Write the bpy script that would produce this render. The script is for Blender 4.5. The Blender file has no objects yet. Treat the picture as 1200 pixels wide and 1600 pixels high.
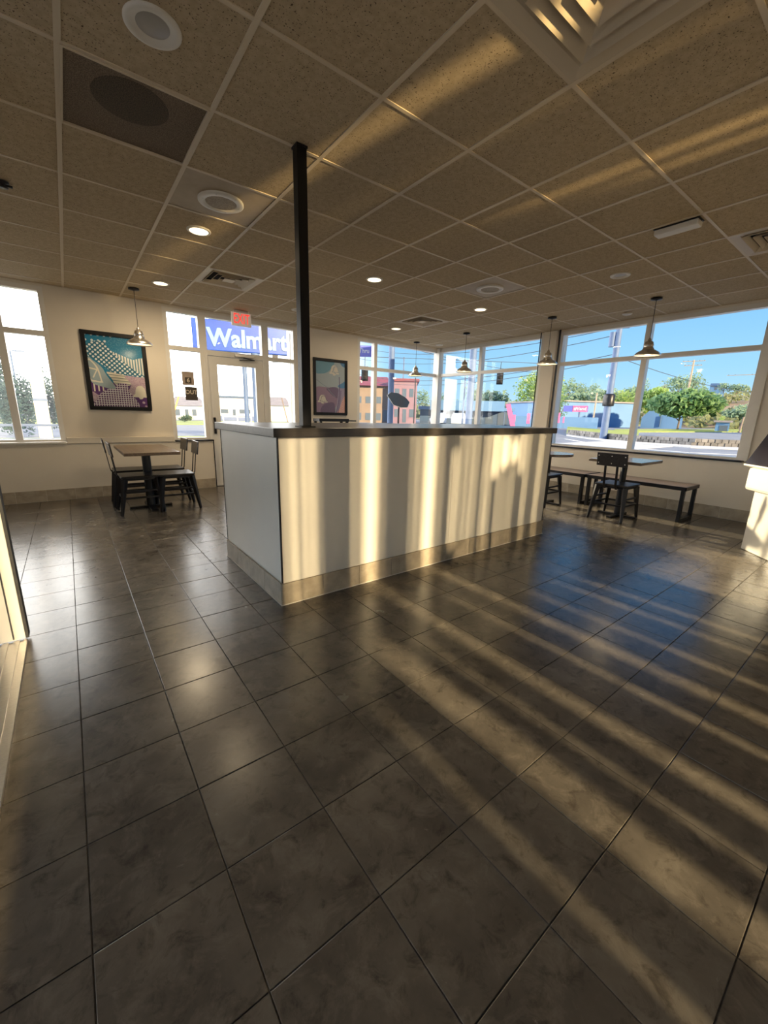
import bpy, bmesh, math, random
from mathutils import Vector, Matrix
C = bpy.context.scene.collection
SC = bpy.context.scene
R = random.Random(7)
PI = math.pi

# ------------------------------------------------------------------ camera
EYE = Vector((0, 0, 1.2415))
FPX, YAW, PITCH, ROLL = 628.86, 0.659542, 0.238747, -0.025657
_f = Vector((math.sin(YAW)*math.cos(PITCH), math.cos(YAW)*math.cos(PITCH), -math.sin(PITCH)))
_r = Vector((math.cos(YAW), -math.sin(YAW), 0)); _d = _f.cross(_r)
CR = math.cos(ROLL)*_r + math.sin(ROLL)*_d; CD = -math.sin(ROLL)*_r + math.cos(ROLL)*_d
cam = bpy.data.cameras.new('camera'); cam_o = bpy.data.objects.new('camera', cam); C.objects.link(cam_o)
m = Matrix((CR, -CD, -_f)).transposed().to_4x4(); m.translation = EYE
cam_o.matrix_world = m
cam.sensor_fit = 'HORIZONTAL'; cam.sensor_width = 36; cam.lens = FPX*36/1200; cam.clip_start = .02; cam.clip_end = 2000
SC.camera = cam_o
SC.view_settings.view_transform = 'Standard'; SC.view_settings.look = 'None'
SC.view_settings.gamma = 1; SC.view_settings.use_curve_mapping = False
SC.view_settings.exposure = 0.45
SC.cycles.use_denoising = True
SC.cycles.max_bounces = 10; SC.cycles.diffuse_bounces = 6; SC.cycles.glossy_bounces = 5
SC.cycles.transparent_max_bounces = 24; SC.cycles.caustics_reflective = True
SC.cycles.sample_clamp_indirect = 6.0; SC.cycles.blur_glossy = .3

# ------------------------------------------------------------------ sky: clear blue to the right (+X), bright haze to the left front
W = bpy.data.worlds.new('sky'); SC.world = W; W.use_nodes = True
wt = W.node_tree; wt.nodes.clear()
def wn(t, **k):
    n = wt.nodes.new(t)
    for a, b in k.items(): setattr(n, a, b)
    return n
tc = wn('ShaderNodeTexCoord'); nrm = wn('ShaderNodeVectorMath', operation='NORMALIZE'); wt.links.new(tc.outputs['Generated'], nrm.inputs[0])
sep = wn('ShaderNodeSeparateXYZ'); wt.links.new(nrm.outputs[0], sep.inputs[0])
rz = wn('ShaderNodeValToRGB'); wt.links.new(sep.outputs['Z'], rz.inputs[0])
e = rz.color_ramp.elements
e[0].position = 0.0; e[0].color = (.43, .64, .78, 1); e[1].position = .75; e[1].color = (.06, .22, .62, 1)
x = e.new(.10); x.color = (.29, .56, .79, 1); x = e.new(.32); x.color = (.105, .36, .73, 1)
dt = wn('ShaderNodeVectorMath', operation='DOT_PRODUCT'); dt.inputs[1].default_value = (-.42, .91, 0); wt.links.new(nrm.outputs[0], dt.inputs[0])
mr = wn('ShaderNodeMapRange', interpolation_type='SMOOTHSTEP'); mr.inputs['From Min'].default_value = .44; mr.inputs['From Max'].default_value = .90
wt.links.new(dt.outputs['Value'], mr.inputs['Value'])
mx = wn('ShaderNodeMix', data_type='RGBA'); mx.inputs['B'].default_value = (6.5, 6.35, 6.0, 1)
wt.links.new(mr.outputs[0], mx.inputs['Factor']); wt.links.new(rz.outputs[0], mx.inputs['A'])
bg = wn('ShaderNodeBackground'); bg.inputs['Strength'].default_value = 1.0; wt.links.new(mx.outputs['Result'], bg.inputs['Color'])
wo = wn('ShaderNodeOutputWorld'); wt.links.new(bg.outputs[0], wo.inputs[0])

# ------------------------------------------------------------------ sun, low behind the camera; two added spots with no visible source
def lamp(name, kind, loc, direction, energy, color, **k):
    l = bpy.data.lights.new(name, kind); l.energy = energy; l.color = color
    for a, b in k.items(): setattr(l, a, b)
    o = bpy.data.objects.new(name, l); C.objects.link(o); o.location = loc
    o.rotation_euler = Vector(direction).to_track_quat('-Z', 'Y').to_euler(); return o
SUN_DIR = Vector((.015, 1, -.30))
lamp('sun', 'SUN', (0, -20, 8), SUN_DIR, 9.0, (1, .78, .46), angle=math.radians(1.6))
RG = Vector((3.4, -9, .9))
lamp('ceiling_streak_spot', 'SPOT', RG, Vector((2.1, 1.0, 2.95)) - RG, 11000, (1, .72, .34), spot_size=math.radians(12), spot_blend=.5, shadow_soft_size=.14)  # added spot, throws the ceiling streaks through the rear slots
lamp('kiosk_fill_spot', 'SPOT', (5.75, 13, 3.1), Vector((5.3, .6, .1)) - Vector((5.75, 13, 3.1)), 13000, (1, .84, .55), spot_size=math.radians(11), spot_blend=.5, shadow_soft_size=.12)  # added spot, brightens the kiosk and the floor beside it

# ------------------------------------------------------------------ helpers
def ray(u, v): return (CR*((u-600)/FPX) + CD*((v-800)/FPX) + _f)
def gp(u, v, z=-.15):
    d = ray(u, v); t = (z-EYE.z)/d.z; p = EYE + d*t; return Vector((p.x, p.y, z))
def pt(u, v, dist):                       # point seen at (u, v), at horizontal distance dist
    d = ray(u, v); return EYE + d*(dist/math.hypot(d.x, d.y))

class MB:
    def __init__(s): s.v = []; s.f = []; s.mi = []; s.cur = 0; s.sm = []
    def add(s, vs, fs, smooth=False):
        o = len(s.v); s.v += [tuple(a) for a in vs]
        for f in fs: s.f.append(tuple(o+i for i in f)); s.mi.append(s.cur); s.sm.append(smooth)
        return s
    def hexa(s, p): return s.add(p, [(0,3,2,1),(4,5,6,7),(0,1,5,4),(1,2,6,5),(2,3,7,6),(3,0,4,7)])
    def box(s, x0, x1, y0, y1, z0, z1):
        return s.hexa([(x0,y0,z0),(x1,y0,z0),(x1,y1,z0),(x0,y1,z0),(x0,y0,z1),(x1,y0,z1),(x1,y1,z1),(x0,y1,z1)])
    def bar(s, a, b, w, h=None, up=(0,0,1), w2=None, h2=None):   # rectangular bar from a to b, may taper
        a = Vector(a); b = Vector(b); h = h or w; w2 = w if w2 is None else w2; h2 = h if h2 is None else h2
        d = (b-a).normalized(); u = Vector(up)
        if abs(d.dot(u)) > .99: u = Vector((0,1,0))
        x = d.cross(u).normalized(); y = x.cross(d)
        q = lambda c, w, h: [c-x*w/2-y*h/2, c+x*w/2-y*h/2, c+x*w/2+y*h/2, c-x*w/2+y*h/2]
        return s.hexa(q(a, w, h)+q(b, w2, h2))
    def tube(s, pts, r, n=8, r2=None, cap=True):
        pts = [Vector(p) for p in pts]; k = len(pts); vs = []
        for i, p in enumerate(pts):
            d = (pts[min(i+1,k-1)]-pts[max(i-1,0)]).normalized()
            u = Vector((0,0,1)) if abs(d.z) < .95 else Vector((1,0,0))
            x = d.cross(u).normalized(); y = d.cross(x)
            rr = r if r2 is None else r+(r2-r)*i/(k-1)
            vs += [p+x*rr*math.cos(2*PI*j/n)+y*rr*math.sin(2*PI*j/n) for j in range(n)]
        fs = [(i*n+j, i*n+(j+1)%n, (i+1)*n+(j+1)%n, (i+1)*n+j) for i in range(k-1) for j in range(n)]
        s.add(vs, fs, True)
        if cap: s.add(vs[:n], [tuple(range(n))[::-1]]); s.add(vs[-n:], [tuple(range(n))])
        return s
    def lathe(s, prof, c=(0,0,0), n=24, smooth=True):
        vs = [(c[0]+r*math.cos(2*PI*j/n), c[1]+r*math.sin(2*PI*j/n), c[2]+z) for r, z in prof for j in range(n)]
        fs = [(i*n+j, i*n+(j+1)%n, (i+1)*n+(j+1)%n, (i+1)*n+j) for i in range(len(prof)-1) for j in range(n)]
        return s.add(vs, fs, smooth)
    def prism(s, poly, z0, z1):
        n = len(poly); vs = [(a, b, z0) for a, b in poly]+[(a, b, z1) for a, b in poly]
        return s.add(vs, [tuple(range(n))[::-1], tuple(range(n, 2*n))]+[(i, (i+1)%n, n+(i+1)%n, n+i) for i in range(n)])
    def build(s, name, mats, parent=None, bevel=0, loc=None):
        me = bpy.data.meshes.new(name); me.from_pydata(s.v, [], s.f)
        for m_ in (mats if isinstance(mats, (list, tuple)) else [mats]): me.materials.append(m_)
        me.polygons.foreach_set('material_index', s.mi); me.polygons.foreach_set('use_smooth', s.sm); me.update()
        o = bpy.data.objects.new(name, me); C.objects.link(o)
        if bevel:
            b = bmesh.new(); b.from_mesh(me); bmesh.ops.remove_doubles(b, verts=b.verts, dist=1e-6)
            es = [e_ for e_ in b.edges if len(e_.link_faces) == 2 and e_.calc_face_angle() > .6]
            bmesh.ops.bevel(b, geom=es, offset=bevel, segments=2, affect='EDGES', profile=.5, clamp_overlap=True)
            b.to_mesh(me); b.free()
        if parent: o.parent = parent
        if loc: o.location = loc
        return o
def box(*a): return MB().box(*a)
def tag(o, label=None, cat=None, group=None, kind=None):
    if label: o['label'] = label
    if cat: o['category'] = cat
    if group: o['group'] = group
    if kind: o['kind'] = kind
    return o
def thing(name, label, cat, loc=(0,0,0), rz=0, group=None):
    o = bpy.data.objects.new(name, None); C.objects.link(o); o.location = loc; o.rotation_euler = (0,0,rz); o.empty_display_size = .1
    return tag(o, label, cat, group)
def struct(name, mb, mat, parent=None, bevel=0):
    o = mb.build(name, mat, parent, bevel)
    if not parent: o['kind'] = 'structure'
    return o
def sempty(name, loc=(0,0,0)):
    o = bpy.data.objects.new(name, None); C.objects.link(o); o.location = loc; o['kind'] = 'structure'; return o
def copy_tree(o, parent=None):
    c = o.copy(); C.objects.link(c); c.parent = parent
    for ch in o.children: copy_tree(ch, c)
    return c
def text(name, s, size, mat, parent=None, extrude=.002, bold=0.0, mw=None, align='CENTER', sx=1.0):
    cu = bpy.data.curves.new(name, 'FONT'); cu.body = s; cu.size = size; cu.extrude = extrude; cu.offset = bold
    cu.align_x = align; cu.align_y = 'CENTER'; cu.resolution_u = 3
    t = bpy.data.objects.new(name, cu); C.objects.link(t)
    me = bpy.data.meshes.new_from_object(t.evaluated_get(bpy.context.evaluated_depsgraph_get()))
    bpy.data.objects.remove(t)
    for v in me.vertices: v.co.x *= sx
    me.materials.clear(); me.materials.append(mat)
    o = bpy.data.objects.new(name, me); C.objects.link(o)
    if parent: o.parent = parent
    if mw is not None: o.matrix_local = mw
    return o
FACE_Y = Matrix.Rotation(PI/2, 4, 'X')           # text upright, readable from -Y

# ------------------------------------------------------------------ materials
def mat(name, col, rough=.5, metal=0, spec=.5, emit=None, es=0):
    m_ = bpy.data.materials.new(name); m_.use_nodes = True; b = m_.node_tree.nodes['Principled BSDF']
    b.inputs['Base Color'].default_value = (*col, 1); b.inputs['Roughness'].default_value = rough; b.inputs['Metallic'].default_value = metal
    b.inputs['Specular IOR Level'].default_value = spec
    if emit: b.inputs['Emission Color'].default_value = (*emit, 1); b.inputs['Emission Strength'].default_value = es
    return m_
def nmat(name, c1, c2, scale=5, rough=.5, detail=5, r2=None, bump=0, bscale=None, lo=.35, hi=.65, rand=0, metal=0, spec=.5, stretch=None, space='Object', isl=False):
    m_ = mat(name, c1, rough, metal, spec); t = m_.node_tree; b = t.nodes['Principled BSDF']; L = t.links.new
    co = t.nodes.new('ShaderNodeTexCoord'); src = co.outputs[space]
    if space == 'World':
        pass
    if stretch:
        mp = t.nodes.new('ShaderNodeMapping'); mp.inputs['Scale'].default_value = stretch; L(src, mp.inputs[0]); src = mp.outputs[0]
    oi = t.nodes.new('ShaderNodeObjectInfo')
    if rand:
        ad = t.nodes.new('ShaderNodeVectorMath'); ad.operation = 'ADD'; sc = t.nodes.new('ShaderNodeVectorMath'); sc.operation = 'SCALE'
        cb = t.nodes.new('ShaderNodeCombineXYZ'); L(oi.outputs['Random'], cb.inputs[0]); L(oi.outputs['Random'], cb.inputs[1])
        L(cb.outputs[0], sc.inputs[0]); sc.inputs['Scale'].default_value = 57; L(src, ad.inputs[0]); L(sc.outputs[0], ad.inputs[1]); src = ad.outputs[0]
    n = t.nodes.new('ShaderNodeTexNoise'); n.inputs['Scale'].default_value = scale; n.inputs['Detail'].default_value = detail; n.inputs['Roughness'].default_value = .6
    L(src, n.inputs['Vector'])
    r = t.nodes.new('ShaderNodeMapRange'); r.inputs['From Min'].default_value = lo; r.inputs['From Max'].default_value = hi; L(n.outputs['Fac'], r.inputs['Value'])
    mi = t.nodes.new('ShaderNodeMix'); mi.data_type = 'RGBA'; mi.inputs['A'].default_value = (*c1, 1); mi.inputs['B'].default_value = (*c2, 1); L(r.outputs[0], mi.inputs['Factor'])
    out = mi.outputs['Result']
    if rand:
        hs = t.nodes.new('ShaderNodeHueSaturation'); mr_ = t.nodes.new('ShaderNodeMapRange'); mr_.inputs['To Min'].default_value = 1-rand; mr_.inputs['To Max'].default_value = 1+rand
        if isl:
            g = t.nodes.new('ShaderNodeNewGeometry'); L(g.outputs['Random Per Island'], mr_.inputs['Value'])
        else: L(oi.outputs['Random'], mr_.inputs['Value'])
        L(mr_.outputs[0], hs.inputs['Value']); L(out, hs.inputs['Color']); out = hs.outputs['Color']
    L(out, b.inputs['Base Color'])
    if r2 is not None:
        rr = t.nodes.new('ShaderNodeMapRange'); rr.inputs['To Min'].default_value = rough; rr.inputs['To Max'].default_value = r2; L(r.outputs[0], rr.inputs['Value']); L(rr.outputs[0], b.inputs['Roughness'])
    if bump:
        n2 = t.nodes.new('ShaderNodeTexNoise'); n2.inputs['Scale'].default_value = bscale or scale*4; n2.inputs['Detail'].default_value = 4; L(src, n2.inputs['Vector'])
        bp = t.nodes.new('ShaderNodeBump'); bp.inputs['Strength'].default_value = bump; bp.inputs['Distance'].default_value = .002; L(n2.outputs['Fac'], bp.inputs['Height']); L(bp.outputs[0], b.inputs['Normal'])
    return m_
def glass_mat(name, tint=(1,1,1), refl=1.0, dirt=0.0):
    m_ = bpy.data.materials.new(name); m_.use_nodes = True; t = m_.node_tree; t.nodes.clear(); L = t.links.new
    tr = t.nodes.new('ShaderNodeBsdfTransparent'); tr.inputs[0].default_value = (*tint, 1)
    gl = t.nodes.new('ShaderNodeBsdfGlossy'); gl.inputs['Roughness'].default_value = 0.0
    fr = t.nodes.new('ShaderNodeFresnel'); fr.inputs[0].default_value = 1.45
    mu = t.nodes.new('ShaderNodeMath'); mu.operation = 'MULTIPLY'; mu.inputs[1].default_value = refl; L(fr.outputs[0], mu.inputs[0])
    mx_ = t.nodes.new('ShaderNodeMixShader'); L(mu.outputs[0], mx_.inputs[0]); L(tr.outputs[0], mx_.inputs[1]); L(gl.outputs[0], mx_.inputs[2])
    out = mx_.outputs[0]
    if dirt:
        df = t.nodes.new('ShaderNodeBsdfTranslucent'); df.inputs[0].default_value = (.95, .93, .88, 1)
        nz = t.nodes.new('ShaderNodeTexNoise'); nz.inputs['Scale'].default_value = 3; nz.inputs['Detail'].default_value = 6
        co = t.nodes.new('ShaderNodeTexCoord'); L(co.outputs['Object'], nz.inputs['Vector'])
        r_ = t.nodes.new('ShaderNodeMapRange'); r_.inputs['From Min'].default_value = .3; r_.inputs['From Max'].default_value = .8; r_.inputs['To Min'].default_value = dirt*.5; r_.inputs['To Max'].default_value = dirt*1.5
        L(nz.outputs['Fac'], r_.inputs['Value'])
        m2 = t.nodes.new('ShaderNodeMixShader'); L(r_.outputs[0], m2.inputs[0]); L(out, m2.inputs[1]); L(df.outputs[0], m2.inputs[2]); out = m2.outputs[0]
    o = t.nodes.new('ShaderNodeOutputMaterial'); L(out, o.inputs[0]); return m_

M_floor = nmat('floor_tile_stone', (.066,.057,.047), (.168,.146,.115), 4.2, .21, 8, .29, bump=.10, bscale=60, lo=.25, hi=.80, rand=.14, spec=.5)
M_floor_s = nmat('floor_tile_stone_far', (.066,.057,.047), (.168,.146,.115), 4.2, .21, 8, .29, lo=.25, hi=.80, rand=.14, spec=.5, isl=True)
def scuffs(m_):
    t = m_.node_tree; b = t.nodes['Principled BSDF']; L = t.links.new
    src = b.inputs['Base Color'].links[0].from_socket; co = t.nodes.new('ShaderNodeTexCoord'); oi = t.nodes.new('ShaderNodeObjectInfo')
    ad = t.nodes.new('ShaderNodeVectorMath'); ad.operation = 'ADD'; L(co.outputs['Object'], ad.inputs[0]); L(oi.outputs['Location'], ad.inputs[1])
    def layer(scale, lo, hi, col, fac, det):
        nonlocal src
        n = t.nodes.new('ShaderNodeTexNoise'); n.inputs['Scale'].default_value = scale; n.inputs['Detail'].default_value = det; n.inputs['Roughness'].default_value = .72; n.inputs['Distortion'].default_value = .6; L(ad.outputs[0], n.inputs['Vector'])
        r = t.nodes.new('ShaderNodeMapRange'); r.inputs['From Min'].default_value = lo; r.inputs['From Max'].default_value = hi; r.inputs['To Max'].default_value = fac; L(n.outputs['Fac'], r.inputs['Value'])
        mi = t.nodes.new('ShaderNodeMix'); mi.data_type = 'RGBA'; L(r.outputs[0], mi.inputs['Factor']); L(src, mi.inputs['A']); mi.inputs['B'].default_value = (*col, 1); src = mi.outputs['Result']
    layer(9, .50, .66, (.19,.165,.13), .55, 9); layer(14, .52, .68, (.028,.022,.017), .6, 9); layer(26, .66, .78, (.34,.30,.25), .7, 7)
    L(src, b.inputs['Base Color'])
scuffs(M_floor); scuffs(M_floor_s)
M_grout = nmat('grout', (.05,.043,.036), (.095,.082,.068), 30, .8)
M_base = nmat('baseboard_tile_stone', (.30,.25,.18), (.46,.39,.29), 7, .45, 7, bump=.1, rand=.1)
M_caulk = mat('caulk', (.6,.55,.48), .6)
def ceiling_mat():
    m_ = nmat('acoustic_tile', (.44,.35,.225), (.52,.415,.275), 30, .9, 3, rand=.04, spec=.1)
    t = m_.node_tree; b = t.nodes['Principled BSDF']; L = t.links.new
    co = t.nodes.new('ShaderNodeTexCoord')
    n = t.nodes.new('ShaderNodeTexNoise'); n.inputs['Scale'].default_value = 140; n.inputs['Detail'].default_value = 1.5; L(co.outputs['Object'], n.inputs['Vector'])
    r = t.nodes.new('ShaderNodeMapRange'); r.inputs['From Min'].default_value = .635; r.inputs['From Max'].default_value = .70; L(n.outputs['Fac'], r.inputs['Value'])
    src = b.inputs['Base Color'].links[0].from_socket
    mi = t.nodes.new('ShaderNodeMix'); mi.data_type = 'RGBA'; L(r.outputs[0], mi.inputs['Factor']); L(src, mi.inputs['A']); mi.inputs['B'].default_value = (.10,.075,.045,1); L(mi.outputs['Result'], b.inputs['Base Color'])
    return m_
M_ceil = ceiling_mat()
M_tee = mat('ceiling_tee_paint', (.62,.52,.37), .5)
M_wall = nmat('cream_wall_paint', (.73,.665,.56), (.76,.695,.59), 2, .7, 4, bump=.06, bscale=220)
M_frame = nmat('cream_aluminium', (.76,.73,.67), (.80,.77,.71), 3, .35)
M_alu = nmat('brushed_aluminium', (.62,.60,.57), (.72,.70,.66), 14, .3, metal=.9, stretch=(1,20,1))
M_glass = glass_mat('window_glass', refl=.2)
M_glassl = glass_mat('hazy_window_glass', refl=.25, dirt=.012)
M_glassd = glass_mat('dusty_window_glass', refl=.25, dirt=.035)
M_panel = nmat('cream_wall_panel', (.70,.66,.58), (.74,.70,.61), 1.5, .38, 3, bump=.05, bscale=120, spec=.4)
M_slab = nmat('dark_laminate', (.030,.025,.021), (.055,.047,.040), 3, .28, 6, stretch=(1,14,14))
M_black = mat('black_metal', (.012,.012,.014), .38, .3)
M_blackp = mat('black_paint', (.006,.006,.007), .4, spec=.3)
M_chair = nmat('dark_seat_wood', (.018,.016,.016), (.034,.029,.028), 4, .34, 6, stretch=(1,12,12))
M_gun = mat('gunmetal', (.022,.021,.023), .36, .6)
M_wood = nmat('brown_table_wood', (.13,.09,.06), (.20,.14,.09), 3, .33, 6, stretch=(14,1,14))
M_woodd = nmat('dark_table_wood', (.13,.10,.08), (.20,.155,.12), 3, .2, 6, stretch=(14,1,14))
M_white = mat('white_plastic', (.70,.66,.58), .45)
M_grille = nmat('perforated_metal', (.13,.095,.062), (.22,.165,.11), 190, .7, 0, lo=.48, hi=.52, spec=.15)
M_grilled = nmat('perforated_metal_duct_shade', (.06,.045,.03), (.12,.09,.06), 190, .7, 0, lo=.48, hi=.52, spec=.15)  # darker copy, paints the shade of the duct seen through the holes
M_dark = mat('duct_void', (.012,.010,.009), .9)
M_vent = mat('vent_paint', (.58,.49,.36), .45)
M_spk = nmat('speaker_plate', (.40,.32,.21), (.46,.37,.25), 6, .5, spec=.2)
M_warm = mat('lit_lens', (1,.9,.7), .4, emit=(1,.78,.46), es=3.2)
M_lens = mat('unlit_lens', (.40,.38,.34), .3)
M_spun = mat('spun_aluminium', (.66,.62,.56), .26, .95)
M_shadein = mat('white_shade_lining', (.85,.78,.62), .5)
M_red = mat('exit_letters', (.9,.05,.04), .4, emit=(1,.03,.02), es=1.0)
M_rubber = mat('black_gasket', (.02,.02,.02), .6)
M_screen = nmat('dark_screen_glass', (.012,.012,.018), (.03,.025,.035), 3, .12, spec=.7)

# ------------------------------------------------------------------ room shell
ZC = 2.70; YB = 6.98; XR = 6.87; YR = -2.0; XL = -2.5; YW = 6.88; XW = 6.78
floor = struct('floor', box(XL-.2, XR+.25, YR-.2, YB+.2, -.14, -.004), M_grout)
tile_me = box(-.1511, .1511, -.1511, .1511, -.008, 0).build('floor_tile', M_floor, floor, bevel=.0018)
CX0, CX1, CY0, CY1 = .975, 4.0, 2.32, 3.47        # half-wall counter footprint
def inpix(p):
    d = Vector(p)-EYE; z = d.dot(_f)
    if z < .05: return None
    u = 600+FPX*d.dot(CR)/z; v = 800+FPX*d.dot(CD)/z
    return (u, v, z) if -80 < u < 1280 and 600 < v < 1700 else None
cells = []
for i in range(-8, 23):
    for j in range(-12, 22):
        x0, y0 = -.109+.305*i, .315+.305*j
        a, b, c, d = max(x0, XL), min(x0+.305, XW), max(y0, YR), min(y0+.305, YW)
        if b-a < .02 or d-c < .02: continue
        if a > CX0 and b < CX1 and c > CY0 and d < CY1: continue
        cells.append((a, b, c, d))
def score(q):
    p = inpix(((q[0]+q[1])/2, (q[2]+q[3])/2, 0)); return -1e9 if p is None else -p[2]
vis = sorted([q for q in cells if score(q) > -1e8 and q[0] > -.32], key=score, reverse=True)[:300]
vs_ = set(vis); first = True
for (a, b, c, d) in vis:
    o = tile_me if first else tile_me.copy()
    if not first: C.objects.link(o)
    first = False
    o.location = ((a+b)/2, (c+d)/2, R.uniform(-.0008, .0004)); o.scale = ((b-a)/.305, (d-c)/.305, 1)
mb = MB()
for q in cells:
    if q not in vs_: mb.box(q[0]+.002, q[1]-.002, q[2]+.002, q[3]-.002, -.008, 0)
tag(mb.build('distant_floor_tiles', M_floor_s, floor), kind='stuff')

ceil = struct('ceiling', box(XL-.2, XR+.25, YR-.2, YB+.2, ZC+.05, ZC+.15), M_dark)
GX, GY, GP = 1.99, 1.265, .61
ctile = box(-.296, .296, -.296, .296, .005, .020).build('ceiling_tile', M_ceil, ceil, bevel=.002)
special = {(-1,0):'diffuser', (4,0):'vent', (-3,3):'grille', (-2,4):'speaker', (3,4):'speaker', (-1,7):'vent', (4,7):'vent'}
# cell (i, j) spans X GX+GP*i .. +GP, Y GY-GP+GP*j .. GY+GP*j
first = True
for i in range(-8, 9):
    for j in range(-7, 11):
        x0, y0 = GX+GP*i, GY-GP+GP*j
        a, b, c, d = max(x0, XL), min(x0+GP, XR), max(y0, YR), min(y0+GP, YB)
        if b-a < .03 or d-c < .03 or (i, j) in special: continue
        o = ctile if first else ctile.copy()
        if not first: C.objects.link(o)
        first = False
        o.location = ((a+b)/2, (c+d)/2, ZC); o.scale = ((b-a)/GP, (d-c)/GP, 1)
for i in range(-7, 9):
    x = GX+GP*i
    if XL < x < XR: box(-.012, .012, YR, YB, ZC, ZC+.007).build('ceiling_tee', M_tee, ceil, loc=(x, 0, 0))
for j in range(-7, 10):
    y = GY+GP*j
    if YR < y < YB: box(XL, XR, -.010, .010, ZC+.001, ZC+.007).build('ceiling_tee', M_tee, ceil, loc=(0, y, 0))
mb = MB().box(XL, XR, YB-.018, YB, ZC-.001, ZC+.02).box(XR-.018, XR, YR, YB, ZC-.001, ZC+.02)
mb.build('wall_angle', M_tee, ceil)

ZS = .765; ZH = 2.67; ZT = 2.125
mb = MB()
for a, b, z0, z1 in [(-.05, 1.27, ZS, ZC+.05), (3.36, 4.66, 0, ZC+.05), (-2.5, -1.95, ZS, ZC+.05), (4.66, XR, 0, ZS), (-1.95, -.05, ZH, ZC+.05), (1.27, 3.36, ZH, ZC+.05), (4.66, XR, ZH, ZC+.05)]:
    mb.box(a, b, YB, YB+.2, z0, z1)
mb.box(XL, 1.82, YW, YB+.2, 0, ZS-.012)
wall_back = struct('wall_back', mb, M_wall)
mb = MB()
mb.box(XR, XR+.25, YR, 1.33, 0, ZC+.05).box(XR, XR+.25, 4.06, 4.36, 0, ZC+.05).box(XR, XR+.25, 1.33, YB+.2, ZH, ZC+.05)
mb.box(XW, XR+.25, YR, YB, 0, ZS-.012).box(XR-.05, XR, 4.10, 4.34, ZS, ZC)
wall_right = struct('wall_right', mb, M_wall)
struct('wall_left', box(XL-.2, XL, 2.70, YB, 0, ZC+.05).box(XL-.2, XL, YR, -1.4, 0, ZC+.05).box(XL-.2, XL, -1.4, 2.70, 0, .1).box(XL-.2, XL, -1.4, 2.70, 2.62, ZC+.05), M_wall)
# unseen rear wall; open slots are invented to cut the sun into streaks
STREAK_SLOTS = [(-.46,-.425,.06,2.6), (-.385,-.345,.06,2.6), (.86,.885,.06,1.0), (1.09,1.24,.06,1.12), (1.11,1.135,1.30,2.6), (1.37,1.40,.06,1.1), (1.565,1.65,.06,2.6), (1.92,1.96,.06,1.2), (2.15,2.235,.06,2.6), (2.46,2.50,.06,1.1), (2.47,2.495,1.4,2.3), (2.80,2.84,.06,1.1), (3.00,3.05,2.0,2.5), (3.12,3.22,2.08,2.42), (3.26,3.36,2.12,2.38), (3.42,3.45,2.0,2.5), (3.02,3.07,.06,1.1), (3.62,5.15,.06,1.0)]+[(x_, x_+w_, 1.22, 2.6) for x_, w_ in ((.965,.022), (1.03,.02), (1.165,.010), (1.48,.014), (1.70,.010), (2.02,.010), (2.08,.012), (2.30,.012), (2.57,.014), (2.66,.015), (2.74,.015), (2.88,.016), (2.945,.014), (3.10,.014), (3.20,.012), (3.30,.014), (3.52,.016), (3.75,.018))]
xs_ = sorted({XL, XR} | {q for a in STREAK_SLOTS for q in a[:2]}); mb = MB()
for a, b in zip(xs_, xs_[1:]):
    z_ = 0
    for q in sorted((q[2], q[3]) for q in STREAK_SLOTS if q[0] <= a+1e-6 and q[1] >= b-1e-6): mb.box(a, b, YR-.15, YR, z_, q[0]); z_ = q[1]
    mb.box(a, b, YR-.15, YR, z_, ZC+.05)
struct('streak_slot_wall', mb, M_wall)

# window sills and the trim band on top of the lower wall
struct('trim_1', box(-.04, 1.26, YW-.012, YB, ZS-.012, ZS+.065), M_wall, bevel=.003)
struct('trim_2', box(XL, -.05, YW-.025, YB, ZS-.012, ZS+.012), M_frame, bevel=.003)
struct('trim_3', box(1.27, 1.83, YW-.018, YB, ZS-.012, ZS+.008), M_gun, bevel=.002)
struct('trim_4', box(1.815, 1.828, YW-.012, YB, 0, ZS-.012), M_gun)
struct('trim_5', box(XW-.025, XR, 1.30, YB, ZS-.012, ZS+.008), M_gun, bevel=.002)

# baseboards of single tiles
def baseboard(name, a, b, plane, axis, h=.15):
    e_ = sempty(name); L_ = b-a; n = max(1, round(L_/.305)); w = L_/n
    for k in range(n):
        m0, m1 = a+k*w+.0015, a+(k+1)*w-.0015
        q = box(m0, m1, plane-.011, plane-.0005, .002, h) if axis == 'x' else box(plane-.011, plane-.0005, m0, m1, .002, h)
        q.build('tile', M_base, e_, bevel=.0015)
    (box(a, b, plane-.009, plane-.0003, 0, h-.002) if axis == 'x' else box(plane-.009, plane-.0003, a, b, 0, h-.002)).build('grout', M_caulk, e_)
baseboard('baseboard_back', -2.5, 1.81, YW, 'x')
baseboard('baseboard_right', .2, 6.85, XW, 'y')

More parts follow.
